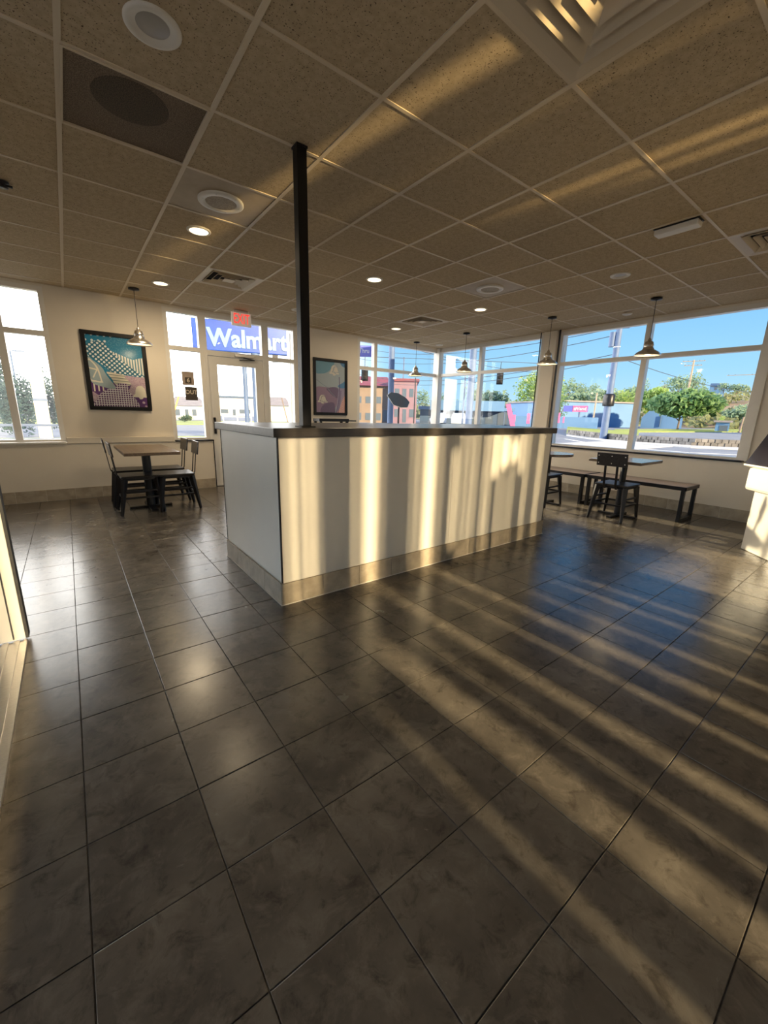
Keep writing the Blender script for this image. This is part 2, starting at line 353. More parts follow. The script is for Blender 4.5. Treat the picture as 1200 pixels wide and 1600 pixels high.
# windows: frame members in one frame per window, every pane its own part
def window(name, axis, plane, u0, u1, z0, z1, mull, trans, glass, fw=.055, depth=.10, inset=.05, mw=.075):
    w = sempty(name); f = MB(); s = plane+inset
    def bx(a, b, c, d, d0=0, d1=depth): f.box(a, b, s+d0-depth/2, s+d1-depth/2, c, d) if axis == 'x' else f.box(s+d0-depth/2, s+d1-depth/2, a, b, c, d)
    bx(u0, u0+fw, z0, z1); bx(u1-fw, u1, z0, z1); bx(u0+fw, u1-fw, z0, z0+fw*.7); bx(u0+fw, u1-fw, z1-fw, z1)
    us = [u0+fw]; 
    for q in mull: bx(q-mw/2, q+mw/2, z0+fw*.7, z1-fw); us += [q-mw/2, q+mw/2]
    us.append(u1-fw); zs = [z0+fw*.7]
    for q in trans: zs += [q-.03, q+.03]
    zs.append(z1-fw)
    for i in range(0, len(us), 2):
        for q in trans: bx(us[i], us[i+1], q-.03, q+.03)
        for k in range(0, len(zs), 2):
            p = (us[i], us[i+1], s-.003, s+.003, zs[k], zs[k+1]) if axis == 'x' else (s-.003, s+.003, us[i], us[i+1], zs[k], zs[k+1])
            box(*p).build('pane', glass, w)
    f.build('frame', M_frame, w)
    return w
window('window_1', 'x', YB, -1.95, -.05, ZS, ZH, [-.52], [ZT], M_glassd)
window('window_2', 'x', YB, 1.27, 1.80, ZS, ZH, [], [ZT], M_glassl)
window('window_3', 'x', YB, 2.79, 3.36, .1, ZH, [], [ZT-.02], M_glassl)
window('window_4', 'x', YB, 1.80, 2.79, ZT-.02, ZH, [], [], M_glassl)
window('window_5', 'x', YB, 4.66, XR, ZS, ZH, [5.10], [ZT], M_glass)
window('window_6', 'y', XR, 4.36, YB, ZS, ZH, [5.77], [ZT], M_glass)
window('window_7', 'y', XR, 1.33, 4.06, ZS, ZH, [2.69], [ZT+.03], M_glass)
window('window_sky_fill', 'y', XL-.1, -1.4, 2.70, .1, 2.62, [0, 1.35], [ZT], M_glass)  # unseen glazing, added to let sky light into the near room
struct('trim_6', box(XR-.06, XR+.02, YB-.08, YB+.02, 0, ZC), M_frame, bevel=.004)
struct('trim_7', box(XR-.065, XR-.055, 4.02, 4.05, ZS, ZC).box(XR-.065, XR-.055, 4.385, 4.40, ZS, ZC), M_gun)
struct('trim_8', box(XR-.02, XR+.04, 1.27, 1.33, ZS, ZH), M_frame)

# entrance door between windows 2 and 3
d1 = sempty('door_1')
y0, y1 = YB+.005, YB+.055
mb = MB().box(1.80, 1.85, y0-.02, y1+.02, 0, ZT-.02).box(2.735, 2.79, y0-.02, y1+.02, 0, ZT-.02).box(1.85, 2.735, y0-.02, y1+.02, ZT-.06, ZT-.02)
mb.build('door_frame', M_frame, d1)
mb = MB().box(1.855, 1.99, y0, y1, .012, 2.06).box(2.61, 2.73, y0, y1, .012, 2.06).box(1.99, 2.61, y0, y1, .012, .26).box(1.99, 2.61, y0, y1, 1.94, 2.06)
leaf = mb.build('door_leaf', M_frame, d1)
box(1.99, 2.61, y0+.022, y0+.028, .26, 1.94).build('pane', M_glassl, d1)
hd = box(1.872, 1.908, y0-.03, y0, .86, 1.12).build('door_handle', M_black, leaf, bevel=.006)
MB().tube([(1.955, y0-.045, 1.0), (1.955, y0, 1.0)], .014).build('lock_cylinder', M_alu, leaf)
cl = box(2.26, 2.56, y0-.07, y0-.021, 2.075, 2.125).build('door_closer', M_alu, d1, bevel=.006)
MB().bar((2.40, y0-.045, 2.07), (2.58, y0-.05, 2.045), .02, .012).bar((2.58, y0-.05, 2.045), (2.34, y0-.03, 2.03), .02, .012).build('closer_arm', M_gun, d1)
struct('trim_9', box(1.85, 2.735, YB-.03, YB+.10, 0, .012), M_alu)

# left doorway: end jamb, grooved aluminium threshold, open leaf
d2 = sempty('door_2')
box(-.452, -.325, 2.70, 2.775, .02, ZC-.002).build('jamb', M_frame, d2, bevel=.003)
box(-.325, -.312, 2.703, 2.775, .02, ZC-.002).build('gasket', M_rubber, d2)
box(-.375, -.369, 2.693, 2.70, .03, ZC-.05).build('jamb_bead', M_gun, d2)
mb = MB().box(-.62, -.318, -1.2, 2.70, 0, .012)
for k in range(6): mb.box(-.60+.045*k, -.575+.045*k, -1.2, 2.70, .012, .018)
mb.box(-.332, -.318, -1.2, 2.70, .012, .018)
mb.build('threshold', M_alu, d2)
lf = MB().box(-.62, -.54, 2.705, 2.75, .03, 2.1).box(-1.42, -1.34, 2.705, 2.75, .03, 2.1).box(-1.34, -.62, 2.705, 2.75, .03, .25).box(-1.34, -.62, 2.705, 2.75, 2.0, 2.1).build('door_leaf', M_frame, d2)
box(-1.34, -.62, 2.722, 2.728, .25, 2.0).build('pane', M_glass, d2)
box(-1.45, -.46, 2.70, 2.775, 2.12, ZC-.002).build('jamb_head', M_frame, d2)
box(-.54, -.452, 2.715, 2.76, 0.02, 2.12).build('hinge_stile', M_gun, d2)

# ------------------------------------------------------------------ half-wall counter
c = thing('half_wall_counter', 'long cream half wall with dark laminate top and tiled foot, mid room', 'counter', ((CX0+CX1)/2, (CY0+CY1)/2, 0))
hx, hy = (CX1-CX0)/2, (CY1-CY0)/2
box(-hx+.012, hx-.012, -hy+.012, hy-.012, .002, 1.09).build('core', M_wall, c)
sx = 2.52-(CX0+CX1)/2
for n_, a, b in (('front_panel', -hx+.002, sx-.001), ('front_panel', sx+.001, hx-.002)):
    box(a, b, -hy+.003, -hy+.012, .152, 1.088).build(n_, M_panel, c, bevel=.001)
box(-hx+.003, -hx+.012, -hy+.013, hy-.005, .152, 1.088).build('end_panel', M_panel, c)
box(hx-.012, hx-.003, -hy+.013, hy-.005, .152, 1.088).build('end_panel', M_panel, c)
box(-hx+.003, hx-.003, hy-.012, hy-.003, .152, 1.088).build('rear_panel', M_panel, c)
box(-hx+.000, -hx+.010, -hy+.000, -hy+.010, .152, 1.088).build('corner_trim', M_black, c)
box(hx-.010, hx, -hy, -hy+.010, .152, 1.088).build('corner_trim', M_black, c)
box(-hx, -hx+.008, hy-.008, hy, .152, 1.088).build('corner_trim', M_black, c)
box(-hx-.03, hx+.03, -hy-.03, hy+.03, 1.09, 1.145).build('countertop', M_slab, c, bevel=.004)
n = 10; w = (2*hx+.016)/n
for k in range(n): box(-hx-.008+k*w+.001, -hx-.008+(k+1)*w-.001, -hy-.009, -hy+.001, .003, .15).build('base_tile', M_base, c, bevel=.0015)
n = 4; w = 2*hy/n
for k in range(n):
    box(-hx-.009, -hx+.001, -hy+k*w+.002, -hy+(k+1)*w-.001, .003, .15).build('base_tile', M_base, c, bevel=.0015)
    box(hx-.001, hx+.009, -hy+k*w+.002, -hy+(k+1)*w-.001, .003, .15).build('base_tile', M_base, c, bevel=.0015)
MB().box(-hx-.014, hx+.014, -hy-.014, -hy, .0006, .006).box(-hx-.014, -hx, -hy, hy, .0006, .006).build('caulk_line', M_caulk, c)

p = thing('support_pole', 'slim square black pole rising from the half wall top to the ceiling', 'pole', (1.235, 2.46, 1.145))
box(-.03, .03, -.03, .03, .008, ZC-1.145).build('shaft', M_blackp, p, bevel=.003)
box(-.05, .05, -.05, .05, .0005, .008).build('base_plate', M_blackp, p, bevel=.002)
box(-.034, .034, -.034, .034, ZC-1.145-.012, ZC-1.145-.0005).build('collar', M_blackp, p)

# ------------------------------------------------------------------ chairs, tables, benches
def make_chair(label):
    """faces +X; local origin under the seat centre"""
    t = thing('cafe_chair', label, 'chair')
    box(-.20, .205, -.195, .195, .435, .458).build('seat', M_chair, t, bevel=.008)
    MB().box(-.185, .185, -.18, .18, .405, .435).build('seat_frame', M_gun, t, bevel=.004)
    for sx_ in (-1, 1):
        for sy_ in (-1, 1):
            a = Vector((.165*sx_, .165*sy_, .425)); b = Vector((.215*sx_-(.02 if sx_ < 0 else 0), .205*sy_, 0))
            MB().bar(a, b, .055, .055, up=(sx_, sy_, 0), w2=.026, h2=.026).build('leg', M_gun, t, bevel=.004)
    for z, q in ((.20, .188), (.28, .181)):
        for sy_ in (-1, 1): MB().bar((-q-.01, q*sy_, z), (q, q*sy_, z), .014, .022).build('stretcher', M_gun, t)
    MB().bar((.19, -.19, .20), (.19, .19, .20), .014, .022).build('stretcher', M_gun, t)
    MB().bar((-.20, -.19, .20), (-.20, .19, .20), .014, .022).build('stretcher', M_gun, t)
    for sy_ in (-1, 1):
        MB().bar((-.19, .07*sy_, .40), (-.222, .07*sy_, .46), .026, .008, up=(1,0,0)).bar((-.222, .07*sy_, .46), (-.262, .07*sy_, .80), .026, .008, up=(1,0,0)).build('back_upright', M_gun, t)
    mb = MB()
    mb.hexa([(-.258,-.18,.685),(-.242,-.18,.685),(-.242,.18,.685),(-.258,.18,.685),(-.279,-.18,.845),(-.263,-.18,.845),(-.263,.18,.845),(-.279,.18,.845)])
    bk = mb.build('backrest', M_chair, t, bevel=.005)
    for yy in (-.155, 0, .155):
        for zz, xx in ((.72, -.2625), (.81, -.2745)): MB().lathe([(0,.004),(.006,.002),(.008,0)], n=8).build('rivet', M_alu, bk).matrix_local = Matrix.Translation((xx+.001, yy, zz)) @ Matrix.Rotation(-PI/2, 4, 'Y')
    return t
proto = make_chair('dark metal chair seen from behind at the square table by the bench')
def chair(x, y, rz, label, group=None, src=proto):
    o = copy_tree(src); o.location = (x, y, 0); o.rotation_euler = (0, 0, rz); o['label'] = label
    if group: o['group'] = group
    return o
proto.location = (5.50, 2.22, 0); proto['group'] = 'metal chairs with wooden seats'
G = 'metal chairs with wooden seats'
chair(5.46, 3.24, .03, 'dark metal chair at the round table, half hidden by the half wall', G)
chair(.60, 5.68, .02, 'dark metal chair nearest the camera on the left side of the brown table', G)
chair(.58, 6.24, -.03, 'dark metal chair at the left side of the brown table, closest to the window wall', G)
chair(1.00, 5.66, PI-.03, 'dark metal chair nearest the camera on the right side of the brown table', G)
chair(.99, 6.22, PI+.02, 'dark metal chair at the right side of the brown table, closest to the window wall', G)

def pedestal(t, h, top, m_top, square=True, base=.24):
    top.build('tabletop', m_top, t, bevel=.004)
    MB().tube([(0,0,.02), (0,0,h)], .038, 14).build('column', M_black, t)
    MB().box(-base, base, -.03, .03, .0006, .022).box(-.03, .03, -base, base, .0006, .0225).build('cross_base', M_black, t, bevel=.003)
    MB().box(-.14, .14, -.02, .02, h-.012, h).box(-.02, .02, -.14, .14, h-.012, h-.0005).build('top_plate', M_black, t)
t = thing('dining_table', 'brown wood topped table on a black pedestal between four chairs under the abstract poster', 'table', (.725, 5.86, 0))
box(-.285, .285, -.61, .61, .715, .75).build('tabletop', M_wood, t, bevel=.004)
MB().tube([(0,0,.02), (0,0,.70)], .05, 14).build('column', M_black, t)
MB().box(-.24, .24, -.035, .035, .0006, .024).box(-.035, .035, -.30, .30, .0006, .0245).build('cross_base', M_black, t, bevel=.003)
MB().box(-.2, .2, -.03, .03, .70, .715).box(-.03, .03, -.4, .4, .70, .7145).build('top_plate', M_black, t)
t = thing('dining_table', 'square dark topped table in front of the bench under the right window', 'table', (5.68, 2.24, 0))
pedestal(t, .715, box(-.34, .34, -.31, .31, .715, .75), M_woodd)
t = thing('dining_table', 'small round table beside the end of the half wall', 'table', (5.56, 3.24, 0))
pedestal(t, .715, MB().prism([(.33*math.cos(a*PI/16), .33*math.sin(a*PI/16)) for a in range(32)], .715, .75), M_woodd)
def bench(y0, y1, label):
    L_ = (y1-y0)/2; b = thing('wall_bench', label, 'bench', (6.20, (y0+y1)/2, 0), 0, 'black framed benches under the right window')
    box(-.235, .235, -L_+.012, L_-.012, .425, .452).build('seat', M_wood, b, bevel=.004)
    MB().box(-.245, -.236, -L_, L_, .405, .450).box(.236, .245, -L_, L_, .405, .450).box(-.245, .245, -L_, -L_+.012, .405, .450).box(-.245, .245, L_-.012, L_, .405, .450).box(-.236, .236, -L_+.012, L_-.012, .405, .424).build('seat_frame', M_black, b)
    for s in (-1, 1):
        yy = s*(L_-.035)
        MB().box(-.243, -.193, yy-.02, yy+.02, 0, .405).box(.193, .243, yy-.02, yy+.02, 0, .405).box(-.193, .193, yy-.02, yy+.02, 0, .04).build('leg_loop', M_black, b, bevel=.002)
bench(1.60, 2.84, 'black framed wooden bench under the right window, end nearer the cream kiosk')
bench(2.87, 4.11, 'black framed wooden bench under the right window, mostly behind the chairs and half wall')

t = thing('standing_table', 'narrow black bar-height table against the wall under the bell poster', 'table', (3.92, 6.60, 0))
box(-.39, .23, -.12, .12, 1.085, 1.135).build('top_rail', M_black, t, bevel=.003)
box(.23, .40, -.10, .10, 1.09, 1.112).build('side_shelf', M_black, t)
for sx_ in (-.355, .195):
    for sy_ in (-.10, .10): box(sx_-.02, sx_+.02, sy_-.02, sy_+.02, 0, 1.085).build('leg', M_black, t)
for sy_ in (-.10, .10): box(-.335, .175, sy_-.015, sy_+.015, .18, .22).build('foot_rail', M_black, t)

# kiosk by the right edge, turned 45 degrees to the room
k = thing('order_kiosk', 'cream kiosk pedestal with tilted dark screen at the right edge of the room', 'kiosk', (5.29, .87, 0), math.atan2(-.68, -.73))
# local +X runs along its face, local -Y is ... its face looks towards local -Y rotated below
def kb(x0, x1, d0, d1, z0, z1): return box(x0, x1, d0, d1, z0, z1)
kb(0, .50, .0, .36, 0, .60).build('pedestal', M_panel, k, bevel=.01)
hbx = kb(-.05, .33, -.07, .30, .60, .825).build('card_reader_housing', M_white, k, bevel=.03)
kb(.35, .50, -.03, .30, .60, .82).build('side_housing', M_gun, k, bevel=.01)
mb = MB(); s0 = Vector((0, -.07, .85)); up = Vector((0, .42, .91))*.95; nn = Vector((0, .91, -.42))*.035
A_ = [Vector((xx, 0, 0)) for xx in (-.11, .62)]
mb.hexa([A_[0]+s0, A_[1]+s0, A_[1]+s0+nn, A_[0]+s0+nn, A_[0]+s0+up, A_[1]+s0+up, A_[1]+s0+up+nn, A_[0]+s0+up+nn])
scr = mb.build('screen', M_screen, k, bevel=.004)
mb = MB(); f_ = -nn*.12
mb.hexa([A_[0]+s0-Vector((.012,0,.015)), A_[1]+s0-Vector((-.012,0,.015)), A_[1]+s0+nn-Vector((-.012,0,.015)), A_[0]+s0+nn-Vector((.012,0,.015)), A_[0]+s0-Vector((.012,0,.0)), A_[1]+s0+Vector((.012,0,0)), A_[1]+s0+nn+Vector((.012,0,0)), A_[0]+s0+nn-Vector((.012,0,0))])
mb.build('screen_lip', M_white, k)
MB().bar((.25, .12, .82), (.25, .28, 1.25), .16, .06).build('screen_bracket', M_gun, k)

# ------------------------------------------------------------------ ceiling fittings
def square_rings(name, label, cx, cy, rings, drop, group):
    """four-way diffuser: nested sloping square frames under a dark throat"""
    v = thing(name, label, 'vent', (cx, cy, ZC), 0, group)
    box(-.298, .298, -.298, .298, .040, .046).build('throat', M_dark, v)  # black sheet stands in for the shade inside the duct
    def fr(ro, zo, ri, zi, th=.006):
        m_ = MB()
        P = lambda r, z: [(-r,-r,z),(r,-r,z),(r,r,z),(-r,r,z)]
        vs = P(ro, zo)+P(ri, zi)+P(ro, zo+th)+P(ri, zi+th)
        for i in range(4):
            j = (i+1)%4
            m_.add(vs, [(i, j, 4+j, 4+i), (8+i, 12+i, 12+j, 8+j), (i, 8+i, 8+j, j), (4+i, 4+j, 12+j, 12+i)])
        return m_
    fr(.296, .000, .24, .006).build('flange', M_vent, v)
    fr(.24, .005, .215, .018, .003).build('flange_return', M_vent, v)
    for (ro, ri) in rings: fr(ro, -drop, ri, .016 if drop > .01 else .022, .004).build('louvre', M_vent, v)
    r = rings[-1][1]-.02
    box(-r, r, -r, r, -drop*.6, -drop*.6+.006).build('core', M_vent, v)
VG = 'square ceiling air vents'
square_rings('air_diffuser', 'large square air diffuser with nested louvres overhead at the top of the photo', GX-GP/2, GY-GP/2, [(.205,.155), (.145,.095), (.085,.04)], .022, VG)
square_rings('air_vent', 'square ceiling vent between the exit sign and the speaker panel', GX-GP/2, GY-GP/2+7*GP, [(.232,.200), (.172,.140), (.112,.080)], .006, VG)
square_rings('air_vent', 'square ceiling vent near the far window corner', GX+4.5*GP, GY-GP/2+7*GP, [(.232,.200), (.172,.140), (.112,.080)], .006, VG)
square_rings('air_vent', 'square ceiling vent at the right edge beyond the white ceiling box', GX+4.5*GP, GY-GP/2, [(.232,.200), (.172,.140), (.112,.080)], .006, VG)

g = thing('return_grille', 'square perforated grey return grille with a dark disc for the shaded duct, upper left ceiling', 'grille', (GX-2.5*GP, GY-GP/2+3*GP, ZC))
box(-.296, .296, -.296, .296, .006, .012).build('perforated_panel', M_grille, g)
MB().box(-.298, .298, -.298, -.288, -.003, .006).box(-.298, .298, .288, .298, -.003, .006).box(-.298, -.288, -.288, .288, -.003, .006).box(.288, .298, -.288, .288, -.003, .006).build('frame', M_tee, g)
MB().lathe([(0,.0052),(.165,.0052),(.166,.006)], (-.02,-.09,0), 32, False).build('duct_shade_disc', M_grilled, g)  # darker disc laid under the panel, paints the shade of the duct

def speaker(cx, cy, label):
    s = thing('ceiling_speaker', label, 'speaker', (cx, cy, ZC), 0, 'round ceiling speakers on square plates')
    nx = 10; vs = [(-.29+.58*i/nx, -.29+.58*j/nx, .006-.006*(math.sin(PI*i/nx)*math.sin(PI*j/nx))) for j in range(nx+1) for i in range(nx+1)]
    MB().add(vs, [(j*(nx+1)+i, (j+1)*(nx+1)+i, (j+1)*(nx+1)+i+1, j*(nx+1)+i+1) for j in range(nx) for i in range(nx)], True).build('plate', M_spk, s)
    MB().lathe([(.155,.002),(.155,-.010),(.145,-.014),(.110,-.014),(.105,-.006)], n=36).build('ring', M_white, s)
    MB().lathe([(0,-.010),(.105,-.008)], n=36).build('grille', M_grille_l, s)
    for a in range(6): MB().lathe([(0,-.017),(.006,-.0155),(.007,-.0138)], (.128*math.cos(a*PI/3), .128*math.sin(a*PI/3), 0), 8).build('screw', M_alu, s)
M_grille_l = nmat('speaker_mesh', (.30,.25,.18), (.42,.35,.25), 160, .6, 0, lo=.48, hi=.52)
speaker(GX-1.5*GP, GY-GP/2+4*GP, 'round speaker on a square ceiling plate, left of the black pole')
speaker(GX+3.5*GP, GY-GP/2+4*GP, 'round speaker on a square ceiling plate, right of the black pole, farther off')

def downlight(x, y, label, on, r=.095, power=7):
    d = thing('downlight', label, 'light', (x, y, ZC+.004), 0, 'lit recessed downlights' if on else 'unlit recessed downlights')
    MB().lathe([(r,.001),(r,-.006),(r*.93,-.010),(r*.80,-.010),(r*.74,-.006),(r*.58,.0005)], n=36).build('trim_ring', M_white, d)
    MB().lathe([(0,-.002 if on else -.0005),(r*.58,.0 if not on else -.002),(r*.60,.001)] if not on else [(0,-.0085),(r*.78,-.0085),(r*.79,-.006)], n=36).build('lens', M_warm if on else M_lens, d)
    if on:
        l = bpy.data.lights.new('downlight_beam', 'AREA'); l.shape = 'DISK'; l.size = r*1.5; l.energy = power; l.color = (1, .78, .5)
        o = bpy.data.objects.new('downlight_beam', l); C.objects.link(o); o.parent = d; o.location = (0, 0, -.015)
downlight(.46, 2.16, 'large white unlit downlight at the upper left, above the return grille', False, .103)
downlight(1.075, 4.03, 'lit downlight just beyond the left speaker plate', True, power=3.5)
downlight(1.09, 5.90, 'lit downlight beside the left pendant lamp', True, power=15)
downlight(2.92, 4.05, 'lit downlight right of the black pole', True, power=14)
downlight(2.90, 5.94, 'unlit downlight just left of the black pole', False)
downlight(4.77, 5.94, 'lit downlight in front of the far vent', True)
downlight(4.79, 4.09, 'lit downlight next to the right speaker plate', True)
downlight(4.75, 2.22, 'unlit downlight near the nearest right pendant lamp', False)
downlight(6.50, 6.60, 'unlit downlight in the far window corner', False, .08)

def pendant_proto():
    p_ = thing('pendant_lamp', '', 'lamp')
    MB().lathe([(0,0),(.062,0),(.062,-.018),(.02,-.024),(.006,-.03)], n=24).build('canopy', M_black, p_)
    MB().tube([(0,0,-.02), (0,0,-.47)], .0035, 6).build('cord', M_black, p_)
    MB().lathe([(.006,-.45),(.018,-.47),(.022,-.49),(.045,-.50),(.052,-.53),(.057,-.535),(.057,-.545),(.052,-.55),(.058,-.575),(.064,-.58),(.064,-.59),(.085,-.60),(.125,-.625),(.147,-.65),(.150,-.665),(.147,-.667),(.144,-.652),(.120,-.630),(.08,-.606),(.055,-.595)], n=32).build('shade', [M_spun], p_)
    MB().lathe([(.055,-.598),(.081,-.611),(.119,-.635),(.1425,-.656)], n=32).build('shade_lining', M_shadein, p_)
    MB().lathe([(.0,-.655),(.03,-.650),(.043,-.63),(.04,-.605),(.02,-.59)], n=18).build('bulb', M_warm, p_)
    l = bpy.data.lights.new('pendant_bulb', 'POINT'); l.energy = 2.5; l.color = (1, .78, .48); l.shadow_soft_size = .04
    o = bpy.data.objects.new('pendant_bulb', l); C.objects.link(o); o.parent = p_; o.location = (0, 0, -.665)
    return p_
pl = [(.865, 6.38, 'spun aluminium pendant lamp in front of the dotted poster'), (5.90, 2.28, 'spun aluminium pendant lamp hanging closest to the kiosk'), (5.91, 3.66, 'spun aluminium pendant lamp by the column of the right wall'), (5.93, 5.34, 'spun aluminium pendant lamp in front of the parked white cars'), (5.92, 6.68, 'spun aluminium pendant lamp nearest the far window corner')]
pp = pendant_proto()
for i, (x, y, lab) in enumerate(pl):
    o = pp if i == 0 else copy_tree(pp); o.location = (x, y, ZC); o['label'] = lab; o['group'] = 'spun aluminium pendant lamps'

b = thing('emergency_light', 'white rectangular emergency light fixed under the ceiling on the right', 'light', (3.89, 1.44, ZC))
box(-.05, .05, -.145, .145, -.045, -.006).build('cover', M_white, b, bevel=.008)
box(-.056, .056, -.15, .15, -.006, -.0003).build('back_plate', M_black, b)
b = thing('smoke_sensor', 'small flat white sensor on the ceiling in front of the right window', 'sensor', (6.43, 2.83, ZC))
MB().lathe([(.06,0),(.06,-.012),(.04,-.02),(0,-.022)], n=24).build('cover', M_white, b)
MB().lathe([(.066,-.0003),(.066,-.006),(.06,-.006)], n=24).build('base_ring', M_tee, b)
b = thing('sprinkler_head', 'small black fitting on the ceiling at the left edge', 'sprinkler', (-.15, 4.10, ZC))
MB().lathe([(.035,-.0003),(.035,-.008),(.014,-.012),(.014,-.03),(.028,-.032),(.028,-.036),(0,-.036)], n=20).build('body', M_black, b)
MB().bar((-.03,0,-.02), (.05,0,-.02), .012, .012).build('arm', M_black, b)

ex = thing('exit_sign', 'red lettered EXIT sign hanging over the entrance door', 'sign', (2.28, 6.60, ZC))
box(-.10, .10, -.025, .025, -.03, -.0005).build('canopy', M_white, ex)
box(-.145, .145, -.022, .022, -.215, -.03).build('housing', mat('backlit_exit_housing', (.75,.68,.60), .5, emit=(.9,.72,.62), es=.12), ex, bevel=.004)
text('letters', 'EXIT', .20, M_red, ex, .0008, .0, Matrix.Translation((0, -.0235, -.122)) @ FACE_Y, sx=.60)

# ------------------------------------------------------------------ posters
def pattern(name, kind, a, b, fx, fy=None, duty=.5, rot=0, rough=.25):
    m_ = mat(name, a, rough); t = m_.node_tree; L = t.links.new; P = t.nodes['Principled BSDF']
    co = t.nodes.new('ShaderNodeTexCoord'); mp = t.nodes.new('ShaderNodeMapping'); mp.inputs['Rotation'].default_value = (0, rot, 0); L(co.outputs['Object'], mp.inputs[0])
    sp = t.nodes.new('ShaderNodeSeparateXYZ'); L(mp.outputs[0], sp.inputs[0])
    def mt(op, a_, b_=None):
        n_ = t.nodes.new('ShaderNodeMath'); n_.operation = op
        for i, q in enumerate((a_, b_)):
            if q is None: continue
            if isinstance(q, (int, float)): n_.inputs[i].default_value = q
            else: L(q, n_.inputs[i])
        return n_.outputs[0]
    X = mt('FRACT', mt('MULTIPLY', sp.outputs['X'], fx)); Z = mt('FRACT', mt('MULTIPLY', sp.outputs['Z'], fy or fx))
    if kind == 'stripe': fac = mt('LESS_THAN', X, duty)
    elif kind == 'grid': fac = mt('MAXIMUM', mt('LESS_THAN', X, duty), mt('LESS_THAN', Z, duty))
    elif kind == 'dots':
        dx = mt('SUBTRACT', X, .5); dz = mt('SUBTRACT', Z, .5); fac = mt('LESS_THAN', mt('ADD', mt('MULTIPLY', dx, dx), mt('MULTIPLY', dz, dz)), duty*duty)
    elif kind == 'speckle':
        n_ = t.nodes.new('ShaderNodeTexNoise'); n_.inputs['Scale'].default_value = fx; n_.inputs['Detail'].default_value = 2; L(co.outputs['Object'], n_.inputs['Vector']); fac = mt('GREATER_THAN', n_.outputs['Fac'], duty)
    mi = t.nodes.new('ShaderNodeMix'); mi.data_type = 'RGBA'; mi.inputs['A'].default_value = (*a, 1); mi.inputs['B'].default_value = (*b, 1); L(fac, mi.inputs['Factor']); L(mi.outputs['Result'], P.inputs['Base Color'])
    return m_
CRE = (.78,.74,.62); TEAL = (.02,.20,.36); PUR = (.10,.03,.16); MAU = (.42,.29,.38); GBL = (.33,.42,.46)
def poster(label, x0, x1, z0, z1, shapes, mats):
    """shapes: (material index, [(u, v) ...]) with u right, v down, 0..1; later ones lie on top"""
    w, h = x1-x0, z1-z0
    t = thing('framed_poster', label, 'poster', ((x0+x1)/2, YB, (z0+z1)/2))
    fw = .05
    MB().box(-w/2, w/2, -.03, -.0005, h/2-fw, h/2).box(-w/2, w/2, -.03, -.0005, -h/2, -h/2+fw).box(-w/2, -w/2+fw, -.03, -.0005, -h/2+fw, h/2-fw).box(w/2-fw, w/2, -.03, -.0005, -h/2+fw, h/2-fw).build('frame', M_blackp, t, bevel=.003)
    iw, ih = w-2*fw, h-2*fw; mb = MB()
    for i, (mi, pg) in enumerate(shapes):
        mb.cur = mi; y = -.010-.00025*i
        mb.add([(-iw/2+iw*min(max(u,0),1), y, ih/2-ih*min(max(v,0),1)) for u, v in pg], [tuple(range(len(pg)))])
    mb.build('print', mats, t)
def smooth(pts, n=6):     # closed Catmull-Rom
    out = []; k = len(pts)
    for i in range(k):
        p0, p1, p2, p3 = (pts[(i+d)%k] for d in (-1, 0, 1, 2))
        for s in range(n):
            u = s/n
            out.append(tuple(.5*(2*p1[a]+(p2[a]-p0[a])*u+(2*p0[a]-5*p1[a]+4*p2[a]-p3[a])*u*u+(3*p1[a]-p0[a]-3*p2[a]+p3[a])*u**3) for a in (0,1)))
    return out
def bell(cx, cy, w, h):   # bell outline: dome, flared lip, clapper
    L_ = [(.12,-.5),(.26,-.36),(.32,-.12),(.36,.1),(.5,.26),(.48,.36),(.15,.36),(.10,.5),(-.10,.5),(-.15,.36),(-.48,.36),(-.5,.26),(-.36,.1),(-.32,-.12),(-.26,-.36),(-.12,-.5)]
    return [(cx+a*w, cy+b*h) for a, b in L_]
pm = [pattern('print_teal_speckle', 'speckle', TEAL, (.10,.36,.50), 90, duty=.60),
      pattern('print_white_dots', 'dots', (.03,.15,.24), (.80,.84,.82), 24, duty=.33, rot=.75),
      pattern('print_white_bars', 'stripe', (.10,.25,.33), (.80,.80,.74), 30, duty=.55),
      mat('print_grey_blue', GBL, .3), mat('print_cream', CRE, .3),
      pattern('print_cream_lines', 'stripe', (.25,.28,.25), CRE, 28, duty=.72, rot=PI/2-.06),
      pattern('print_mauve_speckle', 'speckle', MAU, (.58,.46,.52), 110, duty=.5),
      pattern('print_purple_grid', 'grid', (.13,.05,.15), (.80,.76,.80), 34, duty=.30),
      mat('print_purple', PUR, .3),
      pattern('print_purple_bars', 'stripe', PUR, CRE, 20, duty=.35),
      pattern('print_small_dots', 'dots', TEAL, (.75,.83,.84), 14, duty=.20),
      mat('print_teal', TEAL, .3)]
